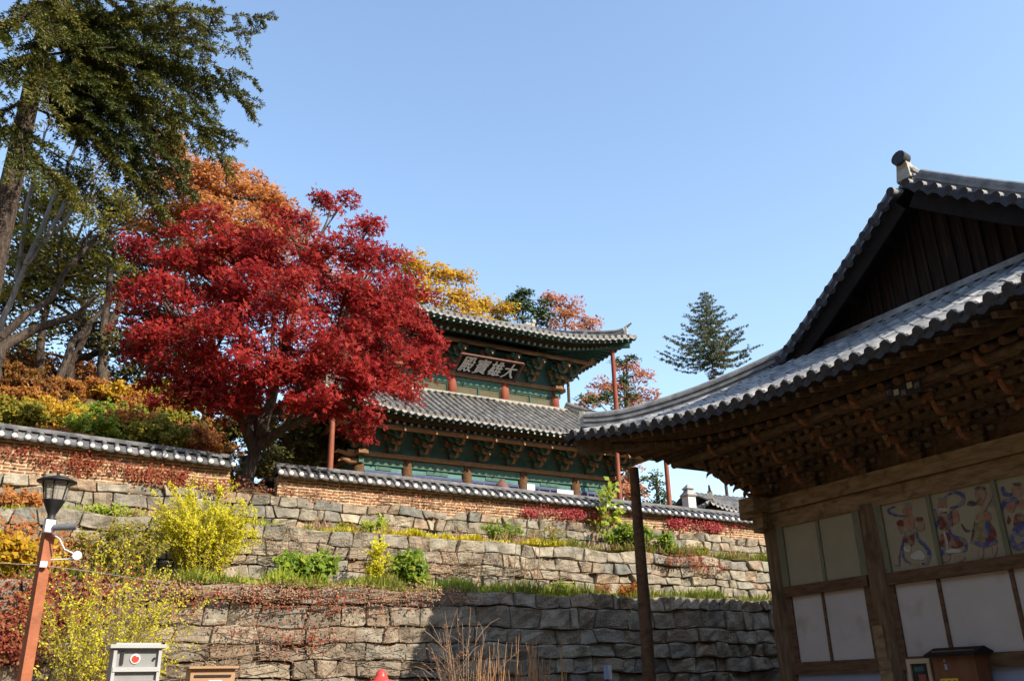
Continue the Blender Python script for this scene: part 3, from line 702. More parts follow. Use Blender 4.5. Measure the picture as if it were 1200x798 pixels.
def gable_set(roof, root, ro, mt, wood, wood2, plank=.3, side_lit=True):
    zr = roof.pt(2, 0, roof.hy).z
    p = []
    for i in range(25):
        s_ = -1+2*i/24; p.append((roof.cx+s_*(roof.vx+.05), roof.cy, zr-.20+.16*abs(s_)**3))
    b = MB(); b.sweep(p, ridge_prof(.40, 6, .062, .10), 0, tint=.4)
    for e in (0, -1):
        q = Vector(p[e]); sx = -1 if e == 0 else 1
        b.box(q+Vector((-sx*.05, 0, .32)), (.22, .34, .40), 3, taper=.7); b.tube([q+Vector((-sx*.10, 0, .60)), q+Vector((sx*.10, 0, .64))], .165, 12, 2); b.tube([q+Vector((sx*.04, 0, .50)), q+Vector((-sx*.5, 0, .45))], [.12, .05], 8, 3)
    b.build('main_ridge', mt, ro)
    for sx, side in ((-1, 0), (1, 1)):
        xv = roof.cx+sx*roof.vx
        for sy in (-1, 1):
            sd_ = 2 if sy < 0 else 3; b = MB(); ds = np.linspace(roof.cvd-.25, roof.hy-.02, 16)
            pth = [roof.pt(sd_, sx*roof.vx, d, 0.0) for d in ds]; b.sweep(pth, ridge_prof(.34, 4, .062, .095), 0, tint=.4)
            L = 0; k = int((ds[-1]-ds[0])*1.15/.31)
            for i in range(k+1):
                d = ds[0]+(ds[-1]-ds[0])*i/k; q = roof.pt(sd_, sx*(roof.vx), d, .03)
                b.tube([q+Vector((-sx*.15, 0, .0)), q+Vector((sx*.36, 0, -.07))], [.085, .10], 9, 0, capmi=2, tint=random.random())
                if i < k:
                    q2 = roof.pt(sd_, sx*roof.vx, d+(ds[-1]-ds[0])*.5/k, -.02); yy = (ds[-1]-ds[0])/k*.5
                    e1 = roof.pt(sd_, sx*roof.vx, d, .02)+Vector((sx*.34, 0, -.02)); e2 = roof.pt(sd_, sx*roof.vx, d+2*yy, .02)+Vector((sx*.34, 0, -.02))
                    mid = (e1+e2)/2; vs = [e1, mid, e2, e2+Vector((sx*.02, 0, -.12)), mid+Vector((sx*.04, 0, -.24)), e1+Vector((sx*.02, 0, -.12))]
                    b.add(vs, [(0, 1, 4, 5), (1, 2, 3, 4)], 2, tint=.5)
            b.build('verge_ridge', mt, ro)
            b = MB()   # barge board
            for i in range(15):
                a_ = roof.pt(sd_, sx*roof.vx, ds[i], -.30); c_ = roof.pt(sd_, sx*roof.vx, ds[i+1], -.30); o = Vector((sx*.16, 0, 0))
                b.beam(a_+o, c_+o+(c_-a_)*.02, .07, .46, 0)
            b.build('barge_board', wood2, root)
        # boarded gable wall and dark soffit under the verge
        xg = roof.cx+sx*(roof.hx-roof.gd); b = MB(); zb = roof.pt(side, 0, roof.gd).z-.1; half = roof.hy-roof.gd+.25
        n = int(2*half/plank)
        for i in range(n):
            y0 = -half+2*half*i/n; y1 = -half+2*half*(i+1)/n
            zt0 = roof.pt(2, 0, roof.hy-abs(y0)).z-.15; zt1 = roof.pt(2, 0, roof.hy-abs(y1)).z-.15; of = random.uniform(-.012, .012)
            xx = xg+sx*of; b.add([(xx, roof.cy+y0+.01, zb), (xx, roof.cy+y1-.01, zb), (xx, roof.cy+y1-.01, max(zb, zt1)), (xx, roof.cy+y0+.01, max(zb, zt0))], [(0, 1, 2, 3) if sx > 0 else (3, 2, 1, 0)], 0, tint=random.random())
            if abs(y1) < half-.1: b.beam((xg+sx*.04, roof.cy+y1, zb), (xg+sx*.04, roof.cy+y1+random.uniform(-.02, .02), zt1), .07, .035, 0, up=(1, 0, 0), tint=random.random())
        b.add([(xg-sx*.05, roof.cy-half, zb), (xg-sx*.05, roof.cy+half, zb), (xg-sx*.05, roof.cy, zr-.2)], [(0, 1, 2)], 1)
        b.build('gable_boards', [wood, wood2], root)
        b = MB()
        for sy in (-1, 1):
            sd_ = 2 if sy < 0 else 3; ds = np.linspace(roof.cvd-.2, roof.hy, 12)
            for i in range(11):
                a_ = roof.pt(sd_, 0, ds[i], -.16); c_ = roof.pt(sd_, 0, ds[i+1], -.16)
                x0, x1 = xv+sx*.12, xg-sx*.1; b.add([(x0, a_.y, a_.z), (x0, c_.y, c_.z), (x1, c_.y, c_.z), (x1, a_.y, a_.z)], [(0, 1, 2, 3)], 0)
            for fr in (.22, .5, .8):
                a_ = roof.pt(sd_, 0, roof.cvd+(roof.hy-roof.cvd)*fr, -.30); b.tube([(xg, a_.y, a_.z), (xv+sx*.12, a_.y, a_.z)], .12, 8, 0)
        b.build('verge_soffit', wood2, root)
        b = MB(); b.sweep([(xg+sx*.10, roof.cy-half+.05+(2*half-.1)*i/10, zb+.1) for i in range(11)], [(.13, -.02), (.13, .06), (.09, .065), (.09, .12), (-.09, .12), (-.13, -.02)], 0, tint=.8)
        b.build('gable_foot_flashing', mt, ro)

# ================================================================== the near hall (right)
HALL = empty('temple_hall', (22.8, 9.95, .8), label='weathered unpainted temple hall filling the right side, white wall panels, big boarded gable', cat='temple hall')
hr = Roof(22.8, 9.95, 10.6, 7.0, .85, .62, 7.0, 6.80, lambda d: .50*d+.020*d*d, vx=7.6, gd=3.55)
TM = [M['tile'], M['tile_end_dark'], M['tile_end_dark'], M['lime_old']]
hro = roof_set(hr, HALL, TM, dict(sp=.32, r=.103), lay=5)
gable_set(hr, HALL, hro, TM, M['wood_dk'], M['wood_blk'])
WX, WY = 8.1, 4.53       # wall half sizes: side wall at x=14.7, rear wall y=14.48
eaves(hr, WX, WY, HALL, [M['brk_wood'], M['raf_end'], M['wood_blk'], M['brk_wood']], sp=.33, rr=.078)
def hall_walls():
    b = MB(); b.box((22.8, 9.95, .4), (2*WX+2.4, 2*WY+2.4, .8)); b.build('stone_base', M['stone2'], HALL)
    ys = [14.48, 11.85, 8.05, 5.42]; xs = [14.7, 17.9, 21.2, 24.4, 27.7, 30.9]
    def column(x, y, lab=None):
        c = MB(); n = 18; prof = []
        for i in range(n+1):
            t = i/n; prof.append((.275-.045*t+.012*math.sin(t*9+x+y), .8+4.05*t))
        c.lathe((x, y, 0), prof, 18, 0); o = c.build('column', M['wood'], HALL); return o
    for y in ys:
        for x in (xs[0], xs[-1]): column(x, y)
    for x in xs[1:-1]:
        for y in (ys[0], ys[-1]): column(x, y)
    # tie beam and plate beam round the building
    for nm, z0_, z1_, w_, ext, m in (('tie_beam', 4.80, 5.12, .26, .45, 'wood_y'), ('plate_beam', 5.14, 5.44, .44, .75, 'wood_y')):
        for y in (ys[0], ys[-1]):
            c = MB(); c.box((22.8, y, (z0_+z1_)/2), (2*WX+2*ext, w_, z1_-z0_)); c.build(nm, M[m], HALL)
        for x in (xs[0], xs[-1]):
            c = MB(); yy = sorted([ys[0]+ext+.03, ys[-1]-ext-.03]); 
            c.box((x-.01, (yy[0]+yy[1])/2, (z0_+z1_)/2-.012), (w_+.02, yy[1]-yy[0], z1_-z0_+.006)); c.build(nm, M[m], HALL)
    # side wall towards the camera (plane x=14.58)
    X = 14.60
    def slab(nm, y0, y1, z0_, z1_, mat, x=X, t=.05, lab=None, parent=HALL):
        c = MB(); c.box((x+t/2, (y0+y1)/2, (z0_+z1_)/2), (t, abs(y1-y0), z1_-z0_)); return c.build(nm, M[mat], parent, label=lab)
    # end bay
    slab('plaster_panel', 13.19, 14.12, 3.54, 4.80, 'panel_y', lab='faded ochre plaster panel'); slab('plaster_panel', 12.22, 13.11, 3.54, 4.80, 'panel_y', lab='faded ochre plaster panel')
    slab('plaster_panel', 13.31, 14.12, 2.03, 3.33, 'panel_w'); slab('plaster_panel', 12.22, 13.25, 2.03, 3.33, 'panel_w')
    slab('wall_post', 13.11, 13.19, 3.54, 4.80, 'grn_fade', X-.03, .10); slab('wall_post', 13.25, 13.31, 2.03, 3.33, 'wood_rail', X-.03, .10)
    slab('wall_rail', 12.08, 14.26, 3.33, 3.54, 'wood_rail', X-.08, .18); slab('wall_rail', 12.08, 14.26, 1.80, 2.03, 'wood_rail', X-.08, .18)
    for y0, y1 in ((14.12, 14.30), (12.05, 12.22)):
        slab('frame_board', y0, y1, 3.54, 4.80, 'grn_fade', X-.04, .1); slab('frame_board', y0, y1, 2.03, 3.33, 'wood_rail', X-.04, .1)
    slab('plaster_panel', 12.05, 14.3, .8, 1.80, 'panel_b', lab='bluish plaster panel at the wall foot')
    # middle bay, painted upper panels
    slab('plaster_panel', 9.24, 10.555, 2.03, 3.30, 'panel_w'); slab('plaster_panel', 10.625, 11.52, 2.03, 3.30, 'panel_w'); slab('plaster_panel', 8.30, 9.17, 2.03, 3.30, 'panel_w')
    slab('wall_post', 10.555, 10.625, 2.03, 3.30, 'wood_rail', X-.03, .10); slab('wall_post', 9.17, 9.24, 2.03, 3.30, 'wood_rail', X-.03, .10)
    slab('wall_rail', 8.2, 11.62, 3.30, 3.52, 'wood_rail', X-.09, .2); slab('wall_rail', 8.2, 11.62, 1.80, 2.03, 'wood_rail', X-.08, .18)
    for y0, y1 in ((11.52, 11.68), (8.2, 8.34)):
        slab('frame_board', y0, y1, 3.52, 4.80, 'grn_fade', X-.04, .1); slab('frame_board', y0, y1, 2.03, 3.30, 'wood_rail', X-.04, .1)
    slab('plaster_panel', 8.2, 11.68, .8, 1.80, 'panel_b', lab='bluish plaster panel at the wall foot')
    # front bay, rear and far walls: plain panels between rails
    slab('plaster_panel', 5.6, 7.85, 3.54, 4.80, 'panel_y'); slab('plaster_panel', 5.6, 7.85, .8, 3.33, 'panel_w'); slab('wall_rail', 5.6, 7.85, 3.33, 3.54, 'wood_rail', X-.08, .18)
    for y in (ys[0]-.03, ys[-1]+.03):
        c = MB(); c.box((22.8, y, 2.8), (2*WX, .06, 4.0)); c.build('plaster_wall', M['panel_y'], HALL)
        c = MB(); c.box((22.8, y, 3.43), (2*WX-.3, .2, .2)); c.build('wall_rail', M['wood_rail'], HALL)
    c = MB(); c.box((30.9, 9.95, 2.8), (.06, 2*WY, 4.0)); c.build('plaster_wall', M['panel_y'], HALL)
    # bracket band behind the clusters
    c = MB()
    for (x, y, sx, sy) in ((14.7, 9.95, .08, 2*WY), (30.9, 9.95, .08, 2*WY), (22.8, 14.48, 2*WX, .08), (22.8, 5.42, 2*WX, .08)): c.box((x+.02, y, 6.2), (sx, sy, 1.52))
    c.build('bracket_wall', M['brk_wood'], HALL)
    # purlins
    for side, (p0, p1) in enumerate((((13.28, 3.9, 6.44), (13.28, 16.0, 6.44)), ((32.38, 3.9, 6.36), (32.38, 16.0, 6.36)), ((13.2, 3.94, 6.36), (32.4, 3.94, 6.36)), ((13.2, 15.90, 6.44), (32.4, 15.90, 6.44)))):
        c = MB(); c.tube([p0, p1], .08, 10, 0); c.build('eave_purlin', M['brk_wood'], HALL)
    br = bracket_mesh('bracket_cluster', [M['brk_wood'], M['brk_red'], M['brk_edge']], 5, .275, .198, .78, 1.16, arm_w=.125, grid=True)
    spots = [(14.7, y, 5.44, -math.pi/2) for y in (13.16, 11.85, 10.58, 9.31, 8.05, 6.74)]+[(30.9, y, 5.44, math.pi/2) for y in (13.16, 11.85, 9.95, 8.05, 6.74)]
    xx = [14.7+16.2*i/12 for i in range(1, 12)]
    spots += [(x, 14.48, 5.44, math.pi) for x in xx]+[(x, 5.42, 5.44, 0) for x in xx]
    for x, y, a in ((14.7, 14.48, -135), (14.7, 5.42, -45), (30.9, 14.48, 135), (30.9, 5.42, 45)):
        spots.append((x, y, 5.44, R_(a)))
    for x, y, a in ((14.7, 14.48, -math.pi/2), (14.7, 14.48, math.pi), (14.7, 5.42, -math.pi/2), (14.7, 5.42, 0)): spots.append((x, y, 5.45, a))
    place_brackets(br, spots, HALL)
    # corner props under the eave tips
    for sx, sy in ((-1, 1), (-1, -1)):
        x, y = (12.58, 16.62) if sy > 0 else (12.58, 3.28)
        c = MB(); c.tube([(x, y, .7), (x+.02, y, 3.0), (x, y-.01, 6.45)], [.155, .14, .11], 12, 0); c.lathe((x, y, .35), [(.3, 0), (.28, .3), (.2, .38)], 12, 0); c.build('corner_prop', M['wood_rail'], HALL)
    # patch let into the second column
    c = MB(); 
    for (y, z, a, h_) in ((11.93, 2.05, .14, 1.1), (11.84, 1.75, .10, .5)):
        c.beam((14.445, y, z-h_/2), (14.452, y+.02, z+h_/2), a*1.6, .04, 0, up=(-1, 0, 0))
    c.build('column_patch', M['wood_y'], HALL)
hall_walls()

def paintings():
    """guardian figures on the upper panels; outlines surveyed in the wall plane"""
    Xw = 14.60
    def W(x, y): p = atx(1020+x/5.7, 540+y/5.7, Xw); return p[1], p[2]
    cm = {n_: pm('pigment_'+n_, [c, tuple(min(1, v*1.25) for v in c)], 9, .9, 0, dirt=((.27, .225, .135), 9, .47, .65)) for n_, c in
          dict(skin=(.28, .13, .075), red=(.14, .035, .025), blue=(.06, .065, .15), ochre=(.17, .13, .045), grey=(.17, .16, .13), white=(.40, .37, .30), dark=(.07, .05, .045), pink=(.27, .18, .13)).items()}
    keys = list(cm); mats = [cm[k] for k in keys]
    for pn, (a, b_, c_, d_) in enumerate((((50, 300), (372, 222), (440, 690), (110, 740)), ((388, 218), (832, 158), (898, 632), (452, 688)), ((846, 156), (1480, 60), (1480, 560), (905, 628)))):
        root = MB(); q = [W(*a), W(*b_), W(*c_), W(*d_)]
        y0 = max(v[0] for v in (q[0], q[3])); y1 = min(v[0] for v in (q[1], q[2])); y1 = max(y1, 8.32); y0 = min(y0, 11.52)
        root.box((Xw+.03, (y0+y1)/2, 4.16), (.06, abs(y1-y0), 1.28))
        pan = root.build('painted_panel', M['lime_old'] if False else M['panel_y'], HALL, label='plaster panel painted with guardian figures')
        def rib(mb, pts, w_, ci, lay):
            P = [W(*p) for p in pts]; out_ = []; n = len(P)
            # smooth
            S = []
            for i in range(n-1):
                for t in (0, .25, .5, .75):
                    p0 = P[max(i-1, 0)]; p1 = P[i]; p2 = P[i+1]; p3 = P[min(i+2, n-1)]
                    S.append(tuple(.5*((2*p1[k])+(-p0[k]+p2[k])*t+(2*p0[k]-5*p1[k]+4*p2[k]-p3[k])*t*t+(-p0[k]+3*p1[k]-3*p2[k]+p3[k])*t**3) for k in (0, 1)))
            S.append(P[-1]); m = len(S); vs = []
            for i in range(m):
                d = (S[min(i+1, m-1)][0]-S[max(i-1, 0)][0], S[min(i+1, m-1)][1]-S[max(i-1, 0)][1]); l = math.hypot(*d) or 1
                ww = w_/5.7*.018*(.35+.65*math.sin(math.pi*(i+.6)/(m+.2)))
                nx, nz = -d[1]/l*ww, d[0]/l*ww
                for sg in (-1, 1): vs.append((Xw-.002*lay, S[i][0]+nx*sg, S[i][1]+nz*sg))
            mb.add(vs, [(2*i, 2*i+1, 2*i+3, 2*i+2) for i in range(m-1)], keys.index(ci))
        def blob(mb, cx_, cy_, rx, ry, ci, lay, rot=0):
            vs = []
            for i in range(16):
                t = 2*math.pi*i/16; k = 1+.12*math.sin(3*t+cx_); x = rx*k*math.cos(t); y = ry*k*math.sin(t)
                p = W(cx_+x*math.cos(rot)-y*math.sin(rot), cy_+x*math.sin(rot)+y*math.cos(rot)); vs.append((Xw-.002*lay, p[0], p[1]))
            mb.add(vs, [tuple(range(16))], keys.index(ci))
            if rx > 14 and ry > 14 and ci != 'dark':
                vo = []
                for i in range(16):
                    t = 2*math.pi*i/16; k = 1+.12*math.sin(3*t+cx_)
                    p = W(cx_+(rx*k+2.6)*math.cos(t)*math.cos(rot)-(ry*k+2.6)*math.sin(t)*math.sin(rot), cy_+(rx*k+2.6)*math.cos(t)*math.sin(rot)+(ry*k+2.6)*math.sin(t)*math.cos(rot)); vo.append((Xw-.002*lay+.0001, p[0], p[1]))
                mb.add(vo, [tuple(range(16))], keys.index('dark'))
                if ci == 'skin' and ry > 33 and ry < 42:   # brows, eyes and mouth of a face
                    for (dx, dy, ll) in ((-11, -6, 6), (11, -6, 6), (0, 16, 7), (0, 4, 3)):
                        q = [W(cx_+dx-ll, cy_+dy-1.6), W(cx_+dx+ll, cy_+dy-1.6), W(cx_+dx+ll, cy_+dy+1.6), W(cx_+dx-ll, cy_+dy+1.6)]
                        mb.add([(Xw-.002*lay-.0002, a[0], a[1]) for a in q], [(0, 1, 2, 3)], keys.index('dark'))
        figs = {
            0: [('b', 250, 330, 30, 36, 'skin', 2), ('b', 250, 290, 30, 14, 'grey', 3), ('b', 262, 410, 40, 50, 'skin', 2), ('b', 205, 440, 16, 42, 'skin', 3), ('b', 200, 415, 20, 20, 'red', 4), ('b', 340, 430, 22, 44, 'skin', 3), ('b', 330, 390, 22, 16, 'red', 4),
                ('b', 262, 520, 36, 45, 'red', 3), ('b', 250, 585, 26, 26, 'white', 4), ('b', 320, 630, 50, 34, 'white', 2), ('b', 260, 480, 36, 16, 'grey', 4), ('b', 300, 690, 34, 14, 'pink', 3), ('b', 180, 698, 20, 8, 'grey', 3),
                ('r', [(245, 370), (160, 360), (118, 335), (140, 312), (170, 308)], 9, 'blue', 5), ('r', [(305, 440), (320, 520), (370, 570), (395, 620), (380, 680), (345, 685)], 12, 'blue', 5), ('r', [(225, 500), (215, 600), (232, 660), (275, 685)], 9, 'blue', 5), ('r', [(210, 560), (195, 640), (200, 700)], 4, 'blue', 5)],
            1: [('b', 483, 290, 30, 34, 'skin', 2), ('b', 480, 255, 34, 14, 'grey', 3), ('b', 487, 325, 28, 12, 'white', 4), ('b', 490, 390, 46, 50, 'red', 2), ('b', 490, 362, 34, 10, 'grey', 3), ('b', 418, 370, 20, 46, 'skin', 3), ('b', 566, 375, 26, 52, 'skin', 3), ('b', 545, 400, 10, 40, 'red', 4), ('b', 496, 440, 30, 26, 'red', 3),
                ('b', 560, 545, 66, 42, 'red', 2), ('b', 510, 530, 50, 50, 'red', 2), ('b', 512, 600, 50, 30, 'grey', 2), ('b', 500, 650, 36, 24, 'pink', 3), ('b', 600, 650, 34, 18, 'pink', 3), ('r', [(492, 465), (512, 540), (518, 600)], 8, 'white', 5),
                ('r', [(500, 240), (560, 210), (612, 225), (622, 262), (590, 300), (535, 315)], 11, 'blue', 5), ('r', [(430, 320), (450, 400), (430, 500), (452, 580), (485, 610), (462, 640)], 11, 'blue', 5), ('r', [(540, 330), (525, 430), (548, 500), (625, 525), (640, 590), (610, 605)], 9, 'blue', 5),
                ('b', 738, 230, 36, 40, 'skin', 2), ('b', 738, 275, 26, 22, 'red', 3), ('b', 735, 182, 40, 13, 'dark', 3), ('b', 680, 285, 36, 18, 'dark', 2), ('b', 830, 285, 30, 20, 'grey', 2), ('b', 760, 370, 50, 34, 'skin', 2), ('b', 752, 470, 62, 76, 'ochre', 2), ('b', 805, 490, 32, 64, 'red', 3), ('b', 782, 460, 20, 60, 'blue', 4), ('r', [(690, 540), (760, 560), (850, 535)], 14, 'blue', 5), ('b', 740, 610, 18, 40, 'pink', 2), ('b', 832, 590, 16, 36, 'pink', 2),
                ('r', [(825, 195), (790, 260), (745, 350)], 13, 'pink', 6), ('r', [(610, 420), (640, 465), (670, 462)], 7, 'dark', 4), ('r', [(700, 400), (690, 480), (672, 550)], 5, 'dark', 4), ('b', 560, 600, 60, 14, 'white', 3)],
            2: [('b', 985, 195, 36, 40, 'skin', 2), ('b', 985, 155, 34, 12, 'dark', 3), ('b', 940, 305, 30, 34, 'skin', 3), ('b', 1010, 290, 30, 30, 'skin', 2), ('b', 1000, 400, 44, 50, 'red', 2), ('b', 1005, 460, 52, 46, 'blue', 3), ('b', 925, 395, 12, 28, 'red', 3), ('r', [(885, 170), (895, 220), (950, 225)], 12, 'blue', 5), ('r', [(880, 330), (900, 275), (960, 255), (990, 285)], 14, 'blue', 5),
                ('r', [(945, 490), (955, 560), (1000, 575), (1030, 540)], 16, 'blue', 5), ('b', 1010, 520, 50, 40, 'grey', 2), ('b', 1120, 180, 34, 38, 'skin', 2), ('b', 1120, 330, 60, 90, 'ochre', 2), ('b', 1130, 440, 70, 50, 'red', 3), ('r', [(1060, 200), (1070, 320), (1050, 450)], 10, 'blue', 5)]}[pn]
        mb = MB()
        for q_, f_ in enumerate(figs):
            f_ = f_[:-1]+(f_[-1]+q_*.12,)
            if f_[0] == 'b': blob(mb, *f_[1:])
            else: rib(mb, *f_[1:])
        mb.build('painted_figures', mats, pan)
    for a in ((10.47, ), (9.17, )):
        c = MB(); c.box((14.585, a[0], 4.16), (.05, .09, 1.28)); c.build('wall_post', M['grn_fade'], HALL)
    # little painted cloud board up among the brackets
    c = MB(); p = atx(1059, 457, 13.06); c.box((13.07, p[1], p[2]), (.03, .72, .24), 0)
    for i in range(5): c.box((13.045, p[1]+(-.28+.14*i), p[2]+.05*math.sin(i*2.1)), (.012, .10, .10), 1 if i % 2 else 2)
    c.build('painted_cloud_board', [M['blkmetal'], cm['white'], cm['blue']], HALL)
paintings()

# ================================================================== two-storey painted temple
TPL = empty('temple_hall', (17.6, 38.0, 7.3), label='two-storey teal painted temple hall up on the terrace behind the tiled fence', cat='temple hall')
TT = [M['tile_t'], M['tile_end'], M['tile_end'], M['lime_old']]
TG = [M['raf_grn'], M['white_dot'], M['teal_dk'], M['ochre_t']]
lo = Roof(17.6, 38, 8.0, 7.0, .5, .55, 5.0, 11.92, lambda d: .60*d+.012*d*d, D=3.3)
up = Roof(17.6, 38, 6.6, 6.0, .5, .50, 5.0, 16.85, lambda d: .40*d+.008*d*d, vx=5.1, gd=1.9)
roof_set(lo, TPL, TT, dict(sp=.32, r=.10)); uro = roof_set(up, TPL, TT, dict(sp=.32, r=.10)); gable_set(up, TPL, uro, TT, M['brownpaint'], M['brownpaint'])
eaves(lo, 6.1, 5.0, TPL, TG, sp=.31, rr=.075, lift_in=.45); eaves(up, 4.1, 3.5, TPL, TG, sp=.31, rr=.075, lift_in=.5)
def temple_walls():
    b = MB(); b.box((17.6, 38, 7.75), (15.2, 13.0, .9)); b.build('stone_base', M['stone2'], TPL)
    def storey(wx, wy, xs, ys, zf, zt, zl, first):
        for x in xs:
            for y in ys:
                if abs(x-17.6) > wx-.05 or abs(y-38) > wy-.05:
                    c = MB(); c.lathe((x, y, zf), [(.24, 0), (.235, (zt-zf)*.5), (.21, zt-zf)], 14); c.build('column', M['red_col'] if not first else M['wood_rail'], TPL)
        pl = zt+.02
        for s in (-1, 1):
            for nm, z0_, z1_, w_, e, m in (('tie_beam', zt-.32, zt-.02, .2, .30, 'teal_dk'), ('plate_beam', zt+.0, zt+.17, .4, .55, 'ochre_t')):
                c = MB(); c.box((17.6, 38+s*wy, (z0_+z1_)/2), (2*wx+2*e, w_, z1_-z0_)); c.build(nm, M[m], TPL)
                c = MB(); c.box((17.6+s*wx, 38, (z0_+z1_)/2-.004), (w_, 2*wy+2*e, z1_-z0_-.012)); c.build(nm, M[m], TPL)
            c = MB(); c.box((17.6, 38+s*wy, zt+.75), (2*wx-.1, .08, 1.6)); c.build('bracket_wall', M['teal'], TPL)
            c = MB(); c.box((17.6+s*wx, 38, zt+.75), (.08, 2*wy-.1, 1.6)); c.build('bracket_wall', M['teal'], TPL)
            c = MB(); c.box((17.6+s*wx, 38, (zf+zt)/2-.1), (.08, 2*wy-.1, zt-zf-.2)); c.build('side_wall', M['teal'], TPL)
        c = MB(); c.box((17.6, 38+wy, (zf+zt)/2-.1), (2*wx-.1, .08, zt-zf-.2)); c.build('rear_wall', M['teal'], TPL)
    lx = [11.5, 13.55, 16.25, 18.95, 21.65, 23.7]; ly = [33, 36.3, 39.7, 43]
    ux = [13.5, 16.25, 18.95, 21.7]; uy = [34.5, 38, 41.5]
    storey(6.1, 5.0, lx, ly, 8.2, 10.45, 0, True); storey(4.1, 3.5, ux, uy, 13.9, 14.98, 0, False)
    # front infill, lower storey: teal board, blue framed lattice door panels
    for i in range(5):
        x0, x1 = lx[i]+.23, lx[i+1]-.23; xm = (x0+x1)/2
        c = MB(); c.box((xm, 33.02, 10.02), (x1-x0, .08, .24), 0); c.box((xm, 32.965, 10.02), ((x1-x0)*.42, .03, .15), 1); c.build('transom_board', [M['teal'], M['teal_dk']], TPL)
        n = 4; root_ = None
        fr = MB(); fr.box((xm, 33.0, 9.84), (x1-x0, .14, .10)); fr.box((xm, 33.0, 8.3), (x1-x0, .14, .1))
        for k in range(n+1): fr.box((x0+(x1-x0)*k/n, 33.0, 9.07), (.08, .13, 1.44))
        fo = fr.build('door_frame', M['blue'], TPL)
        la = MB(); la.box((xm, 33.05, 9.07), (x1-x0, .02, 1.44), 1)
        for k in range(n):
            a = x0+(x1-x0)*k/n+.06; e = x0+(x1-x0)*(k+1)/n-.06; L = e-a; m = 6
            for j in range(-m, m*2):
                for sg in (1, -1):
                    # diagonal lattice bars clipped to the leaf
                    xa, za = a+L*j/m, 8.4; H = 1.38; xb, zb = xa+H*sg, 9.78
                    t0, t1 = 0.0, 1.0
                    dx = xb-xa
                    ta, tb = sorted(((a-xa)/dx, (e-xa)/dx)); t0 = max(t0, ta); t1 = min(t1, tb)
                    if t1-t0 > .03: la.beam((xa+dx*t0, 33.0, za+H*t0), (xa+dx*t1, 33.0, za+H*t1), .018, .018, 0, up=(0, -1, 0))
        la.build('lattice_doors', [M['ochre_t'], M['panel_b']], fo)
    for i in range(3):
        x0, x1 = ux[i]+.22, ux[i+1]-.22; xm = (x0+x1)/2
        fr = MB(); fr.box((xm, 34.5, 14.62), (x1-x0, .12, .07)); fr.box((xm, 34.5, 14.10), (x1-x0, .12, .08))
        for k in range(3): fr.box((x0+(x1-x0)*k/2, 34.5, 14.36), (.07, .13, .48))
        fo = fr.build('window_frame', M['raf_grn'], TPL)
        la = MB(); la.box((xm, 34.56, 14.36), (x1-x0, .02, .45), 1)
        for j in range(-4, 34):
            for sg in (1, -1):
                xa, xb = x0+j*.085, x0+j*.085+.44*sg; dx = xb-xa; ta, tb = sorted(((x0-xa)/dx, (x1-xa)/dx)); t0 = max(0, ta); t1 = min(1, tb)
                if t1-t0 > .05: la.beam((xa+dx*t0, 34.49, 14.14+.44*t0), (xa+dx*t1, 34.49, 14.14+.44*t1), .016, .016, 0, up=(0, -1, 0))
        la.build('lattice', [M['panel_y'], M['teal']], fo)
        c = MB(); c.box((xm, 34.46, 14.82), (x1-x0, .05, .2)); c.build('transom_board', M['brownpaint'], TPL)
    # light flashing where the lower roof meets the upper walls
    c = MB(); zf = lo.pt(2, 0, 3.3).z
    c.sweep([(17.6-4.62, 34.32, zf-.02), (17.6+4.62, 34.32, zf-.02)], [(.16, -.05), (.16, .10), (-.16, .14), (-.16, -.05)], 0)
    for sx in (-1, 1): c.box((17.6+sx*4.6, 38, zf+.04), (.3, 7.4, .2))
    c.box((17.6, 41.7, zf+.04), (9.4, .3, .2)); c.build('ridge_flashing', M['lime_old'], TPL)
    m4 = [M['teal_dk'], M['ochre_t'], M['ochre_t']]
    b1 = bracket_mesh('bracket_cluster', m4, 4, .31, .205, .60, .92)
    xs = [11.5+12.2*i/9 for i in range(1, 9)]; ys = [33+10*i/7 for i in range(1, 7)]
    sp = [(x, 33, 10.62, 0) for x in xs]+[(x, 43, 10.62, math.pi) for x in xs]+[(11.5, y, 10.62, -math.pi/2) for y in ys]+[(23.7, y, 10.62, math.pi/2) for y in ys]
    for x, y, a in ((11.5, 33, -45), (23.7, 33, 45), (11.5, 43, -135), (23.7, 43, 135)): sp.append((x, y, 10.62, R_(a)))
    for x in (11.5, 23.7): sp.append((x, 33, 10.63, 0))
    place_brackets(b1, sp, TPL)
    xs = [13.5+8.2*i/6 for i in range(1, 6)]; ys = [34.5+7*i/5 for i in range(1, 5)]
    b2 = b1.copy(); col.objects.link(b2); b2.parent = None
    sp = [(x, 34.5, 15.15, 0) for x in xs]+[(x, 41.5, 15.15, math.pi) for x in xs]+[(13.5, y, 15.15, -math.pi/2) for y in ys]+[(21.7, y, 15.15, math.pi/2) for y in ys]
    for x, y, a in ((13.5, 34.5, -45), (21.7, 34.5, 45), (13.5, 41.5, -135), (21.7, 41.5, 135)): sp.append((x, y, 15.15, R_(a)))
    for x in (13.5, 21.7): sp.append((x, 34.5, 15.16, 0))
    sp.append((21.7, 34.5, 15.16, math.pi/2)); place_brackets(b2, sp, TPL)
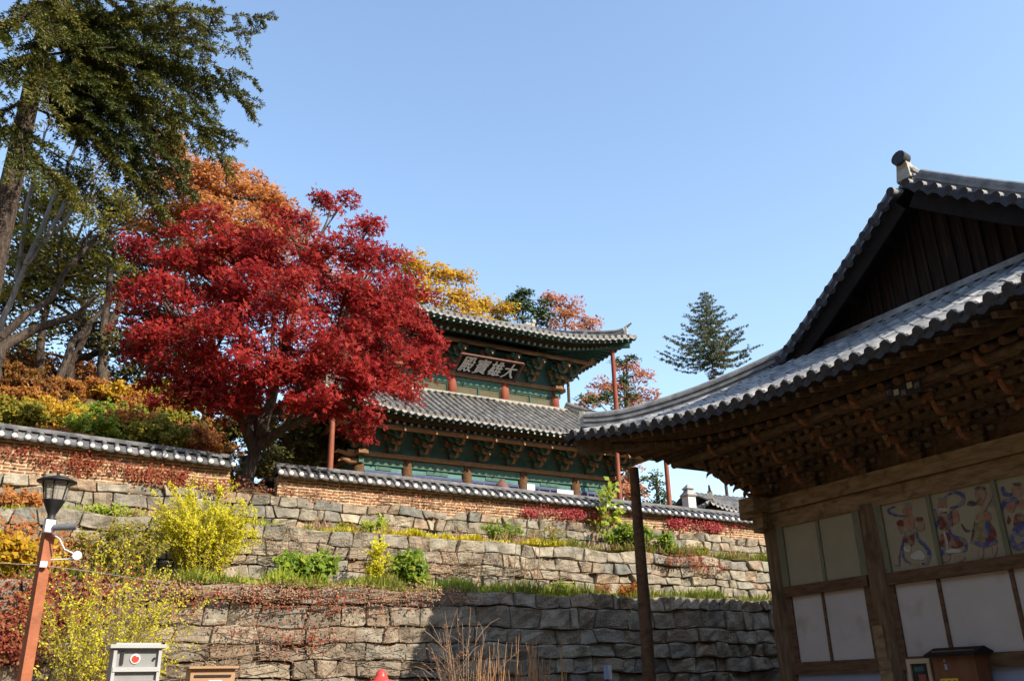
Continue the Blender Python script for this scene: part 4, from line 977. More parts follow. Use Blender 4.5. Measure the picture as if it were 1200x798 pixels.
    for (r_, wx, wy, o, z) in ((lo, 6.1, 5.0, 1.25, 11.42), (up, 4.1, 3.5, 1.25, 16.25)):
        for s in (-1, 1):
            c = MB(); c.tube([(17.6-wx-o-.4, 38+s*(wy+o), z), (17.6+wx+o+.4, 38+s*(wy+o), z)], .11, 8); c.build('eave_purlin', M['ochre_t'], TPL)
            c = MB(); c.tube([(17.6+s*(wx+o), 38-wy-o-.4, z), (17.6+s*(wx+o), 38+wy+o+.4, z)], .11, 8); c.build('eave_purlin', M['ochre_t'], TPL)
    # props under the eave corners
    for x, y, z0_, z1_ in ((9.75, 31.1, 7.4, 11.95), (25.4, 31.1, 7.4, 11.95), (22.95, 31.45, 7.4, 11.75), (9.75, 44.9, 7.4, 11.95), (25.4, 44.9, 7.4, 11.95), (23.75, 32.35, 12.6, 16.75), (11.45, 32.35, 12.6, 16.75)):
        c = MB(); c.tube([(x, y, z0_), (x, y, z1_)], [.12, .10], 10); c.build('corner_prop', M['post_red'] if z0_ < 10 else M['red_col'], TPL)
    # curled beam heads at the front left corner
    for (z, L) in ((10.5, .9), (10.2, .7)):
        c = MB(); pts = [(11.5, 32.9, z), (11.5-L*.6, 32.9, z-.04), (11.5-L, 32.9, z+.05), (11.5-L*1.25, 32.9, z-.06)]
        c.tube(pts, [.12, .11, .08, .03], 8); c.build('beam_head', M['ochre_t'], TPL)
temple_walls()

def signboard():
    A = np.array([15.78, 33.15, 14.72]); Bx = np.array([18.82, 33.15, 14.72]); H = 1.02; tilt = .98
    root = empty('signboard', (17.3, 33.25, 14.7), label='black signboard with four white brushed characters under the upper eave of the painted temple', cat='signboard')
    upv = Vector((0, -math.sin(tilt), math.cos(tilt))); nv = Vector((0, -math.cos(tilt), -math.sin(tilt)))
    def fr(x, u, n): return Vector((x, 33.25, 14.72))+upv*u+nv*n
    b = MB()
    b.add([fr(15.86, .06, 0), fr(18.74, .06, 0), fr(18.74, H-.06, 0), fr(15.86, H-.06, 0), fr(15.86, .06, -.06), fr(18.74, .06, -.06), fr(18.74, H-.06, -.06), fr(15.86, H-.06, -.06)], [(0, 1, 2, 3), (7, 6, 5, 4), (0, 4, 5, 1), (1, 5, 6, 2), (2, 6, 7, 3), (3, 7, 4, 0)])
    b.build('board', M['black'], root)
    b = MB()
    for p0, p1 in (((15.76, .0), (18.84, .0)), ((18.84, .0), (18.84, H)), ((18.84, H), (15.76, H)), ((15.76, H), (15.76, 0))):
        b.beam(fr(p0[0], p0[1], .03), fr(p1[0], p1[1], .03), .08, .09, 0, up=tuple(nv))
    b.build('frame', M['brownpaint'], root)
    mb = MB()
    for i, ch in enumerate('殿寶雄大'):
        c = bpy.data.curves.new('lettering', 'FONT'); c.body = ch; c.size = 1.0; c.resolution_u = 3
        o = bpy.data.objects.new('lettering', c); col.objects.link(o); bpy.context.view_layer.update()
        me = bpy.data.meshes.new_from_object(o.evaluated_get(bpy.context.evaluated_depsgraph_get()))
        vs = np.array([v.co[:] for v in me.vertices]); mn, mx = vs.min(0), vs.max(0); s_ = .62
        xc = 16.24+.705*i
        for q_, (ox, oy) in enumerate(((-.012, -.006), (.012, .006), (0, .010), (0, -.010), (.018, 0))):
            pv = []
            for v in vs:
                x = (v[0]-(mn[0]+mx[0])/2)/(mx[0]-mn[0])*.60+ox; y = (v[1]-(mn[1]+mx[1])/2)/(mx[1]-mn[1])*.80+oy
                pv.append(fr(xc+x+.14*y, H/2+y+.05*x, .012+.003*q_))
            mb.add(pv, [tuple(p.vertices) for p in me.polygons], 0)
        bpy.data.objects.remove(o); bpy.data.meshes.remove(me); bpy.data.curves.remove(c)
    mb.build('lettering', M['char'], root)
signboard()

# ================================================================== tiled brick fence on the top terrace
def fence(label, x0, x1, y, zt0, zt1, zb=6.4):
    zt = lambda x: zt0+(zt1-zt0)*(x-x0)/(x1-x0)
    root = empty('tiled_fence', ((x0+x1)/2, y, zb), label=label, cat='fence')
    b = MB(); vs = []
    for x in (x0, x1):
        for yy in (y-.2, y+.2):
            for z in (zb, zt(x)-.2): vs.append((x, yy, z))
    b.add(vs, [(0, 4, 5, 1), (2, 3, 7, 6), (0, 1, 3, 2), (4, 6, 7, 5), (1, 5, 7, 3)]); b.build('brick_body', M['brick'], root)
    b = MB(); sp = .288; n = int((x1-x0)/sp); e = .44; dr = .27
    for i in range(n+1):
        x = x0+(x1-x0)*i/n; z = zt(x)
        for s in (-1, 1):
            k = 2
            for j in range(k):
                p0 = Vector((x, y+s*e*(1-j/k), z-dr*(1-j/k)-.02)); p1 = Vector((x, y+s*e*(1-(j+1)/k), z-dr*(1-(j+1)/k)-.02)); up_ = Vector((0, s*.5, .86))
                vs = []
                for p, r in ((p0, .068), (p1, .056)):
                    for t in (0, .25, .5, .75, 1): a = math.pi*t; vs.append(p+Vector((math.cos(a)*r, 0, 0))+up_*(math.sin(a)*r+.01))
                b.add(vs, [(m, m+1, m+6, m+5) for m in range(4)], 0, True, random.random())
        if i < n:
            x2 = x0+(x1-x0)*(i+1)/n; xm = (x+x2)/2
            for s in (-1, 1):
                vs = []
                for xx, dz in ((x, 0), (xm, -.035), (x2, 0)):
                    for t in (0, .5, 1): vs.append((xx, y+s*(e+.02)*(1-t), zt(xx)-dr*(1-t)-.02+dz*(1-t*.3)))
                b.add(vs, [(0, 3, 4, 1), (1, 4, 5, 2), (3, 6, 7, 4), (4, 7, 8, 5)], 0, True, random.random())
                vs = [(xx, y+s*(e+.02), zt(xx)-dr-.02+dz) for xx, dz in ((x, 0), (xm, -.035), (x2, 0))]+[(xx, y+s*(e-.0), zt(xx)-dr-.07+dz) for xx, dz in ((x, 0), (xm, -.03), (x2, 0))]
                b.add(vs, [(0, 3, 4, 1), (1, 4, 5, 2)], 0, False, .3)
    b.sweep([(x0-.05, y, zt(x0)-.02), (x1+.05, y, zt(x1)-.02)], ridge_prof(.2, 1, .05, .075), 0)
    # closed underside
    b.add([(x0, y-e, zt(x0)-dr-.06), (x1, y-e, zt(x1)-dr-.06), (x1, y+e, zt(x1)-dr-.06), (x0, y+e, zt(x0)-dr-.06)], [(0, 1, 2, 3)], 0)
    for x in (x0, x1): b.add([(x, y-e, zt(x)-dr-.04), (x, y+e, zt(x)-dr-.04), (x, y, zt(x))], [(0, 1, 2)], 0)
    for i in range(n+1):
        x = x0+(x1-x0)*i/n; z = zt(x)-dr-.005
        for s in (-1, 1):
            c = Vector((x, y+s*(e+.0), z)); k = random.uniform(.9, 1.1)
            vs = []
            for (r, o) in ((.070*k, -.03), (.070*k, .03), (.052*k, .048), (.012, .055)):
                for j in range(9): a = 2*math.pi*j/9; vs.append(c+Vector((math.cos(a)*r, s*o, math.sin(a)*r*.95)))
            b.add(vs, [(q*9+j, q*9+(j+1) % 9, (q+1)*9+(j+1) % 9, (q+1)*9+j) for q in range(3) for j in range(9)]+[tuple(range(27, 36))], 1, True)
    b.build('tile_coping', [M['tile_f'], M['lime']], root)
    return root
fy = 24.75
la, lb = at(-130, 492, fy), at(270, 537, fy)
fence('left run of the low brick fence with red ivy, ending at the maple trunk', la[0], lb[0], fy, 8.10, lb[2])
ra, rb = at(325, 546, fy), at(900, 607, fy)
fence('long right run of the brick fence with white tile ends, below the painted temple', ra[0], rb[0]+3, fy, ra[2], rb[2]-.05)
# ================================================================== small things on the temple terrace
def small_things():
    p = at(806, 572, 30); root = empty('stone_chimney', (p[0], 30, 7.3), label='white plastered chimney with a little tiled cap beyond the right end of the fence', cat='chimney')
    b = MB(); b.box((p[0], 30, (7.3+p[2]-.35)/2), (.42, .42, p[2]-.35-7.3)); b.build('shaft', M['lime'], root)
    b = MB(); b.lathe((p[0], 30, p[2]-.38), [(.36, 0), (.40, .06), (.22, .22), (.20, .30), (.30, .34), (.10, .5), (.02, .56)], 4, 0, False, True); b.build('cap', M['tile_end'], root)
    # low outbuilding roof at the far right
    p = at(846, 584, 33); r = Roof(p[0]+2.6, 36.0, 3.0, 2.6, .2, .3, 2.5, p[2]-.4, lambda d: .5*d, vx=2.2, gd=1.0)
    root = empty('outbuilding', (p[0]+2.6, 36.0, 7.3), label='small outbuilding with grey tiled roof and pale tile ends, under the near hall eave', cat='outbuilding')
    ro = roof_set(r, root, TT, dict(sp=.3, r=.08), lay=3, lw=.25); 
    b = MB(); b.box((p[0]+2.6, 36.0, (7.3+p[2]-.3)/2), (4.4, 3.6, p[2]-.3-7.3)); b.build('walls', M['panel_y'], root)
    b = MB(); b.box((p[0]+2.6, 36.0, p[2]-.42), (5.4, 4.6, .12)); b.build('eave_board', M['brownpaint'], root)
    for (u, v, s, lab) in ((622, 571, .35, 'small white board standing behind the tiled fence, nearer the middle of the temple front'), (662, 574, .75, 'longer white board lying behind the tiled fence below the right end of the temple')):
        q = at(u, v, 29.5); b = MB(); b.box((q[0], 29.5, q[2]-.25), (s, .06, .75 if s < .5 else .5)); b.box((q[0], 29.55, q[2]-1.1), (.08, .05, 1.8)); b.build('white_board', M['wht'], None, label=lab, cat='board')
    q = at(588, 566, 29.2); b = MB(); b.lathe((q[0], 29.2, q[2]-.5), [(.2, -.6), (.22, 0), (.27, .12), (.30, .32), (.22, .46), (.1, .55), (.05, .66)], 14); b.box((q[0], 29.2, q[2]-1.6), (.3, .3, 1.2)); b.build('incense_urn', M['brownpaint'], None, label='small brown urn on a stand behind the tiled fence', cat='urn')
small_things()

# ================================================================== foreground objects
def lamp():
    x, y = .42, 14.0; root = empty('lamp_post', (x, y, .2), label='orange-brown square lamp post with a wide-brimmed glass lantern at the left edge', cat='lamp post')
    b = MB(); b.box((x, y, 2.06), (.135, .135, 3.72), rz=.35); b.build('post', M['pole'], root)
    b = MB(); b.lathe((x, y, .2), [(.22, 0), (.22, .12), (.14, .14)], 12); b.build('foot', M['blkmetal'], root)
    lan = MB(); z = 3.92
    lan.lathe((x, y, z), [(.08, 0), (.08, .06), (.05, .10), (.055, .14), (.07, .17), (.14, .32), (.15, .335), (.12, .34)], 14); bowl = lan.build('lantern_bowl', M['blkmetal'], root)
    g = MB(); g.lathe((x, y, z+.335), [(.135, 0), (.185, .26)], 8, 0, False)
    gm = bpy.data.materials.new('smoky_lantern_glass'); gm.use_nodes = True; n = gm.node_tree; p = n.nodes['Principled BSDF']; p.inputs['Base Color'].default_value = (.75, .70, .60, 1); p.inputs['Roughness'].default_value = .12; p.inputs['Alpha'].default_value = .30
    g.build('glass_panes', gm, root)
    f = MB()
    for k in range(6):
        a = math.pi*k/3+.3; f.beam((x+.137*math.cos(a), y+.137*math.sin(a), z+.33), (x+.188*math.cos(a), y+.188*math.sin(a), z+.61), .016, .016)
    f.build('lantern_frame', M['blkmetal'], root)
    h = MB(); h.lathe((x, y, z+.59), [(.26, 0), (.265, .015), (.19, .05), (.08, .085), (.02, .10), (.02, .13), (.004, .14)], 24); h.build('lantern_hat', M['blkmetal'], root)
    cr = empty('security_camera', (x, y-.1, 3.86), label='grey bullet camera strapped to the lamp post just under the lantern', cat='camera')
    c = MB(); c.box((x-.01, y-.15, 3.87), (.13, .09, .17), rz=.3); c.build('mounting_box', M['wht'], cr)
    c = MB(); c.tube([(x+.05, y-.19, 3.85), (x+.32, y-.27, 3.87)], [.045, .052], 12); c.build('camera_body', M['gymetal'], cr)
    dr_ = empty('small_dish', (x+.1, y-.15, 3.5), label='round white dish on a bent arm fixed to the lamp post', cat='dish')
    c = MB(); c.tube([(x+.06, y-.13, 3.76), (x+.14, y-.2, 3.70), (x+.22, y-.22, 3.56), (x+.34, y-.26, 3.50)], .011, 6); c.tube([(x+.08, y-.14, 3.42), (x+.34, y-.26, 3.43)], .010, 6); c.build('arm', M['wht'], dr_)
    c = MB(); dd = Vector((.2, -1, -.25)).normalized(); q = Vector((x+.38, y-.28, 3.48)); c.tube([q, q+dd*.012, q+dd*.03], [.02, .055, .062], 14); c.build('disc', M['wht'], dr_)
    c = MB(); pts = [(-9, 14.6, 3.9)]+[(-8.6+i*.74, 14.5-.03*i, 3.42-.10*math.sin(math.pi*i/12)) for i in range(12)]+[(x-.09, y-.04, 3.36)]+[(x+.1+i*.38, y+i*.46, 3.36+.016*i) for i in range(1, 6)]+[(x+2.0, 20.3, 4.2)]
    c.tube(pts, .0045, 5); c.build('cable', M['cab'], None, label='thin white cable strung across from the lamp post', cat='cable')
    c = MB(); c.box((x, y-.12, 3.36), (.09, .06, .08)); c.build('cable_clamp', M['wht'], root)
lamp()
def cabinets():
    y = 13.0; a, b_ = at(131, 757, y), at(193, 757, y); z = a[2]; x0, x1 = a[0]+.03, b_[0]-.03; xm = (x0+x1)/2; w_ = x1-x0
    root = empty('utility_cabinet', (xm, y+.2, 0), label='pale grey electrical cabinet with a small red emblem standing in front of the lowest wall', cat='cabinet')
    c = MB(); c.box((xm, y+.22, z/2), (w_, .44, z-.06)); c.build('housing', M['cab'], root)
    c = MB(); c.box((xm, y+.2, z), (w_+.10, .56, .045)); c.box((xm, y+.2, z+.03), (w_-.04, .4, .03)); c.build('lid', M['cab_l'], root)
    c = MB(); c.box((xm, y-.015, z-.56-.9), (w_-.09, .03, 2.1)); dpan = c.build('door', M['cab'], root)
    c = MB(); c.box((xm, y-.03, z-.28), (w_-.02, .05, .055)); 
    for s in (-1, 1): c.box((xm+s*(w_/2-.02), y-.02, z/2), (.04, .05, z-.1))
    c.build('frame', M['cab_l'], root)
    c = MB(); c.box((x0+.11, y-.01, z-.14), (.035, .03, .16)); c.build('hinge', M['blkmetal'], root)
    c = MB(); q = Vector((x0+.27, y-.008, z-.15)); c.tube([q, q+Vector((0, -.004, 0))], .062, 18, 0); 
    vs = []
    for i in range(22):
        t = 2*math.pi*i/22; r = .046*(1-.35*math.exp(-((t-1.2)/.35)**2)); vs.append((q.x+r*math.cos(t), q.y-.006, q.z+r*math.sin(t)-.004))
    c.add(vs, [tuple(reversed(range(22)))], 1); c.build('emblem', [M['wht'], M['red']], root)
    c = MB(); q = Vector((x0+.50, y-.008, z-.15)); c.tube([q, q+Vector((0, -.02, 0))], .016, 10); c.build('lock', M['blkmetal'], root)
    c = MB(); c.box((xm+.02, y-.033, z-.66), (.10, .004, .09), 0); c.box((xm+.16, y-.033, z-.66), (.08, .004, .12), 1); c.build('faded_sticker', [pm('faded_yellow', [(.5, .45, .2)], 5, .7, 0), pm('faded_grey_blue', [(.3, .31, .36)], 5, .7, 0)], dpan)
    y = 15.5; a, b_ = at(224, 783, y), at(276, 783, y); z = a[2]; xm = (a[0]+b_[0])/2; w_ = b_[0]-a[0]
    root = empty('utility_box', (xm, y+.2, 0), label='tan brown metal box with a white and yellow sticker, right of the grey cabinet', cat='box')
    c = MB(); c.box((xm, y+.2, z/2), (w_, .4, z)); c.build('housing', M['tan'], root)
    c = MB(); c.box((xm, y+.18, z+.015), (w_+.08, .5, .035)); c.build('lid', M['tan'], root)
    c = MB(); c.box((xm, y-.012, z-.11), (w_*.82, .02, .03)); c.build('slot', M['blkmetal'], root)
    c = MB(); c.box((xm+.04, y-.01, z-.20), (.2, .012, .05), 0); c.box((xm+.02, y-.01, z-.27), (.26, .012, .06), 1); c.build('sticker', [M['wht'], M['yellow']], root)
    y = 16.0; q = at(447, 783.5, y); root = empty('fire_hydrant', (q[0], y, .4), label='red domed hydrant top in front of the sunlit lowest wall', cat='hydrant')
    h = q[2]-.5
    c = MB(); c.lathe((q[0], y, .5), [(.17, 0), (.17, .1), (.11, .12), (.11, h-.42), (.13, h-.40), (.13, h-.28), (.16, h-.27)], 16); c.build('barrel', M['blkmetal'], root)
    c = MB(); c.lathe((q[0], y, .5), [(.22, h-.24), (.25, h-.22), (.25, h-.20), (.14, h-.18), (.105, h-.11), (.085, h-.05), (.05, h-.012), (.02, h)], 18); c.build('red_cap', M['red'], root)
    y = 19.0; q = at(712, 779, y); root = empty('marker_sign', (q[0], y, .7), label='little white and lilac notice on a thin post in the shaded wall foot', cat='sign')
    c = MB(); c.box((q[0]-.055, y, q[2]-.16), (.11, .02, .32), 0); c.box((q[0]+.06, y, q[2]-.16), (.09, .02, .32), 1); c.build('plates', [pm('lilac_plate', [(.50, .53, .72)], 5, .6, 0), M['wht']], root)
    c = MB(); c.box((q[0], y+.03, (q[2]+.7)/2-.15), (.05, .03, q[2]-.9)); c.build('post', M['brownpaint'], root)
    # wooden offering box and notice frame against the near hall wall
    X = 14.15; a, b_, t = atx(1088, 766, X), atx(1143, 760, X), atx(1115, 759, X); ym = (a[1]+b_[1])/2; w_ = abs(a[1]-b_[1])-.1; z = t[2]
    root = empty('offering_box', (X+.2, ym, .8), label='brown wooden offering box with yellow card and small pitched lid, against the hall wall', cat='offering box')
    c = MB(); c.box((X+.18, ym, (.8+z)/2), (.36, w_, z-.86)); bo = c.build('box_body', M['boxwood'], root)
    c = MB(); c.add([(X-.10, ym-w_/2-.08, z-.09), (X-.10, ym+w_/2+.08, z-.09), (X+.2, ym+w_/2+.08, z+.02), (X+.2, ym-w_/2-.08, z+.02), (X+.42, ym-w_/2-.08, z-.06), (X+.42, ym+w_/2+.08, z-.06),
                     (X-.10, ym-w_/2-.08, z-.13), (X-.10, ym+w_/2+.08, z-.13), (X+.42, ym-w_/2-.08, z-.10), (X+.42, ym+w_/2+.08, z-.10)], [(0, 3, 2, 1), (3, 4, 5, 2), (0, 1, 7, 6), (4, 8, 9, 5), (6, 7, 9, 8), (0, 6, 8, 4), (0, 4, 3), (1, 2, 5), (1, 5, 9, 7)]); c.build('lid', M['wood_blk'], root)
    ca = atx(1114, 799, X-.01); c = MB(); c.box((X-.006, ca[1]+.02, ca[2]-.02), (.008, .34, .16), 0)
    for i in range(3):
        yy = ca[1]+.13-.11*i; zz = ca[2]-.0
        for (dy, dz, sy, sz) in ((0, .025, .06, .012), (0, -.005, .07, .012), (.018, -.03, .012, .03), (-.018, -.03, .012, .03), (0, -.05, .06, .01)): c.box((X-.012, yy+dy, zz+dz), (.004, sy, sz), 1)
    c.build('yellow_card', [M['yellow'], M['brownpaint']], bo)
    c = MB(); e = atx(1109, 781, X); c.box((X-.006, e[1], e[2]), (.008, .05, .09)); c.box((X-.006, e[1]+.01, e[2]+.1), (.008, .04, .05)); c.build('paper_scrap', M['panel_b'], bo)
    a, b_ = atx(1064, 772, 14.3), atx(1088, 771, 14.3); ym = (a[1]+b_[1])/2; w_ = abs(a[1]-b_[1])+.06; z = a[2]
    root = empty('notice_frame', (14.3, ym, .8), label='pale wooden framed stand with a dark picture, left of the brown offering box', cat='frame')
    c = MB()
    for s in (-1, 1): c.box((14.3, ym+s*(w_/2-.035), (z+.8)/2), (.06, .07, z-.8))
    c.box((14.3, ym, z-.04), (.058, w_-.14, .08)); c.box((14.3, ym, 1.15), (.058, w_-.14, .08)); c.build('frame', M['framewood'], root)
    c = MB(); c.box((14.32, ym, (z+1.1)/2), (.02, w_-.14, z-1.15), 0); c.box((14.305, ym+.02, z-.17), (.012, w_*.4, .07), 1); c.box((14.305, ym-.02, z-.33), (.012, w_*.3, .14), 2); c.build('picture', [M['blkmetal'], M['raf_grn'], M['red_col']], root)
    q = atx(1001, 797, 14.2); c = MB(); c.lathe((14.2, q[1], q[2]-.12), [(.02, -1.0), (.02, 0), (.055, .03), (.06, .08), (.03, .11)], 12); c.lathe((14.2, q[1], .8), [(.16, 0), (.16, .03), (.02, .05)], 12); c.build('stand_post', M['blkmetal'], None, label='thin black stand with a rounded top beside the hall wall end bay', cat='stand')
cabinets()

# ================================================================== trees
def A(u, v, y): return tuple(at(u, v, y))
def lobes_px(L, y0):
    """(u, v, dy, radius in m) -> world"""
    return [tuple(at(u, v, y0+dy))+(r,) for (u, v, dy, r) in L]
# --- the red maple
tb = at(286, 582, 25.3)
maple_tr = [(tb[0]-.05, 25.3, tb[2]-.5), tuple(tb), A(290, 560, 25.3), A(298, 530, 25.3), A(303, 510, 25.4), A(306, 495, 25.4)]
maple_forks = [[A(298, 528, 25.3), A(285, 495, 25.2), A(262, 460, 25.0), A(240, 425, 24.8), A(218, 385, 24.8)], [A(300, 520, 25.3), A(292, 470, 25.8), A(285, 420, 26.2), A(280, 360, 26.4), A(275, 310, 26.2)], [A(303, 512, 25.3), A(318, 470, 25.0), A(330, 425, 24.8), A(345, 370, 25.0), A(355, 310, 25.3)], [A(303, 510, 25.4), A(328, 480, 25.5), A(362, 440, 25.3), A(395, 395, 25.0), A(420, 345, 25.0)], [A(300, 524, 25.3), A(335, 500, 24.9), A(375, 478, 24.6), A(415, 455, 24.5), A(450, 430, 24.8)]]
ML = [(165, 290, 0, .5), (148, 288, .2, .3), (205, 300, .3, .7), (190, 345, -.5, 1.0), (163, 392, .6, .85), (150, 345, .8, .55), (215, 400, -1.2, 1.1), (222, 450, -.8, .95), (180, 430, .5, .7), (240, 325, .9, 1.1), (258, 282, 0, .85), (215, 262, .3, .45), (245, 250, .5, .5), (298, 285, .6, 1.0), (290, 335, -1.2, 1.15),
      (268, 385, -1.8, 1.15), (290, 440, -2.0, 1.1), (333, 255, .5, .5), (350, 290, -1, 1.1), (340, 350, -2.2, 1.2), (330, 405, -2.4, 1.2), (352, 455, -2.2, 1.0), (388, 240, .4, .38), (398, 290, -.8, 1.1), (402, 350, -1.9, 1.2), (395, 415, -2.4, 1.15),
      (418, 465, -1.8, .95), (442, 300, .3, 1.0), (452, 345, -.8, 1.1), (458, 400, -1.5, 1.15), (452, 447, -1.4, .9), (483, 335, .6, .75), (492, 385, 0, .85), (497, 425, -.3, .7), (475, 447, -.6, .7), (422, 497, -1.2, .55), (428, 262, 0, .65), (300, 468, .4, .8), (232, 462, -.6, .7), (270, 468, -1, .7), (385, 470, -1, .6), (250, 430, 1.8, 1.0), (330, 430, 1.8, 1.2), (400, 400, 1.8, 1.2), (350, 340, 2.0, 1.2), (280, 350, 2.0, 1.2), (440, 360, 2, 1.1),
      (374, 228, .2, .22), (408, 232, .5, .25), (355, 255, .2, .35), (470, 300, .7, .5), (505, 405, .2, .55), (360, 470, 1, .9), (245, 365, 0, .9), (310, 310, 0, .9)]
tree('maple_tree', 'crimson red maple spreading over the fence in front of the painted temple', 'maple tree', maple_tr, .27, lobes_px(ML, 25.3), 15, 62, .125, M['lf_maple'], M['bark'], spray_r=.42, flat=.5, kind='maple', limb_r=.085, forks=maple_forks, upb=.7, tintvar=.6)

# --- the big fir, top left
FY = 33.0
fx = at(8, 240, FY)
T0 = np.array([fx[0]-.02, FY, 10.0])
fir_tr = [T0, T0+[0, 0, 5], T0+[.02, 0, 10], T0+[.05, 0, 15], T0+[.05, 0, 22], T0+[.05, 0, 28]]
def ztrunk(v): return at(20, v, FY)[2]
FB = []
frng = np.random.default_rng(5)
tips = [(312, 22, 60), (298, 128, 75), (268, 188, 100), (283, 60, 40), (300, 95, 90), (232, 232, 130), (205, 262, 150), (255, 150, 70), (240, 20, 10), (262, -10, -20), (200, 80, 60), (215, 120, 60), (190, 170, 110), (160, 225, 120), (130, 150, 90), (150, 60, 20), (170, 120, 50), (110, 40, 0),
        (60, 150, 90), (120, 235, 190), (100, 90, 50), (70, 60, 20), (230, 200, 110), (245, 60, 30), (205, 20, 0), (180, -20, -60), (275, 165, 110), (80, 20, -20), (50, 100, 60), (-30, 60, 40), (-40, 180, 140), (30, 215, 180), (215, 170, 90), (160, 180, 90), (270, 110, 60), (225, 215, 120), (185, 215, 130), (290, 40, 45), (10, 30, 0), (30, -30, -60), (-20, 120, 90), (130, 100, 60), (240, 95, 50), (195, 235, 140),
        (300, 118, 70), (262, 172, 95), (140, 200, 120), (120, 262, 200), (255, 130, 60)]
for i, (u, v, vs_) in enumerate(tips):
    dy = frng.uniform(-2.2, 3.0) if i > 6 else frng.uniform(-1.5, .8)
    if u < 95: dy = frng.uniform(-3.4, -1.2)
    tip = at(u, v, FY+dy); sp_ = np.array([T0[0]+.02, FY, ztrunk(vs_-30)])
    FB.append((sp_, tip, .09 if v > 60 else .04))
conifer('fir_tree', 'huge dark green fir with drooping boughs filling the top left corner', 'fir tree', fir_tr, .46, FB, M['lf_fir'], M['bark_pine'], twig_n=46, twig_l=1.1, npt=38, nl=.17, nw=.05, droop=.35, r_top=.45, tbias=.55)
# --- spire conifer beyond the temple
Ys = 58; tp = at(825, 341, Ys); px = 1/17.5
sb = np.array([at(822, 470, Ys)[0], Ys, 9.0]); tpv = np.array(tp)
SB = []
for i in range(120):
    t = i/119; z = tp[2]-.15-(7.6*t)**1.0*1.0; L = .35+5.2*t**.9*frng.uniform(.6, 1.1); a = i*2.4+frng.uniform(-.3, .3)
    if z > 8: SB.append(((tpv[0], Ys, z), (tpv[0]+L*math.cos(a), Ys+L*math.sin(a), z+L*frng.uniform(.08, .26)-.10), -.11))
conifer('spire_conifer', 'lone blue-green conical conifer against the sky between the two temple roofs', 'conifer', [(tpv[0], Ys, 8.0), (tpv[0], Ys, 14), (tpv[0], Ys, tp[2])], .3, SB, M['lf_spire'], M['bark'], twig_n=44, twig_l=.42, npt=30, nl=.16, nw=.06, droop=.1, r_top=.08)

# --- deciduous trees on the hillside (left)
def dt(name, label, cat, base_px, y, top_px, L, leaf, nsp, nl_, ls, bark='bark', r0=.22, group='trees on the wooded slope', **k):
    b0 = at(*base_px, y); zg = hill_z(b0[0], y)-.3
    t1 = at(*top_px, y); n = 6; pts = []
    for i in range(n+1):
        t = i/n; w_ = .25*math.sin(t*5+y); pts.append((b0[0]*(1-t)+t1[0]*t+w_*.5, y+w_*.3, zg*(1-t)+t1[2]*t))
    return tree(name, label, cat, pts, r0, lobes_px(L, y), nsp, nl_, ls, M[leaf], M[bark], group=group, **k)
dt('broadleaf_tree', 'tall orange autumn tree rising behind the top of the red maple', 'tree', (250, 470), 40, (262, 230), [(200, 178, 0, 1.0), (225, 200, -1, 1.3), (262, 222, 0, 1.4), (292, 225, 1, 1.2), (318, 240, 0, 1.1), (212, 235, -1, 1.3), (245, 255, -2, 1.5), (300, 262, -1, 1.4), (332, 268, 1, .8), (178, 205, 1, 1.0), (280, 290, 0, 1.6), (235, 300, 0, 1.6), (190, 260, 0, 1.4), (195, 168, 1, .7), (270, 203, 0, .7)], 'lf_orange', 15, 70, .21, spray_r=.62, limb_r=.10)
dt('broadleaf_tree', 'rust and salmon tree with bare twigs showing at the skyline above the maple', 'tree', (330, 470), 46, (325, 270), [(320, 235, 0, 1.0), (345, 262, 0, 1.3), (300, 215, 0, .9), (370, 300, 0, 1.6), (325, 300, -1, 1.7), (410, 330, 0, 1.5), (290, 300, 0, 1.4), (350, 340, 0, 1.8)], 'lf_salmon', 13, 62, .22, spray_r=.7, limb_r=.10)
dt('broadleaf_tree', 'golden yellow tree at the skyline between the maple and the upper temple roof', 'tree', (500, 470), 50, (490, 330), [(480, 310, 0, 1.2), (515, 320, 0, 1.0), (540, 325, 0, .8), (500, 345, 0, 1.6), (540, 350, 0, 1.1), (470, 345, 0, 1.4), (565, 358, 1, 1.0), (592, 362, 0, .7), (520, 375, 0, 1.6), (560, 380, 0, 1.4)], 'lf_gold', 15, 58, .24, spray_r=.7, limb_r=.09)
dt('pine_tree', 'dark green pine top peeping over the main ridge of the painted temple', 'pine tree', (612, 480), 52, (612, 350), [(612, 345, 0, .9), (596, 352, 0, .7), (632, 358, 0, .8), (610, 365, 0, 1.1), (640, 374, 0, .8), (585, 372, 0, .8)], 'lf_pine', 10, 70, .26, spray_r=.5, limb_r=.08)
dt('broadleaf_tree', 'orange-red tree rounding above the right half of the temple roof', 'tree', (665, 500), 55, (662, 370), [(645, 350, 0, 1.0), (668, 358, 0, 1.1), (690, 378, 0, 1.1), (655, 375, 0, 1.5), (702, 392, 1, .8), (680, 395, 0, 1.4)], 'lf_salmon', 11, 46, .25, spray_r=.65, limb_r=.09)
dt('broadleaf_tree', 'orange tree showing right of the temple eave prop, behind a green pine', 'tree', (735, 540), 53, (730, 440), [(735, 428, 0, 1.0), (752, 440, 0, .9), (755, 462, 0, 1.0), (725, 450, 1, 1.1), (700, 455, 1, 1.2), (740, 475, 0, 1.2), (690, 470, 0, 1.0)], 'lf_salmon', 10, 44, .25, spray_r=.6, limb_r=.08)
dt('pine_tree', 'green pine with open spreading boughs right of the temple eave prop', 'pine tree', (722, 540), 49, (735, 425), [(722, 425, 0, .6), (738, 420, 0, .5), (735, 445, -.5, .7), (715, 462, 0, .8), (742, 462, 0, .6), (690, 465, 0, .7), (722, 472, 0, .7)], 'lf_pine', 9, 46, .24, spray_r=.45, limb_r=.08)
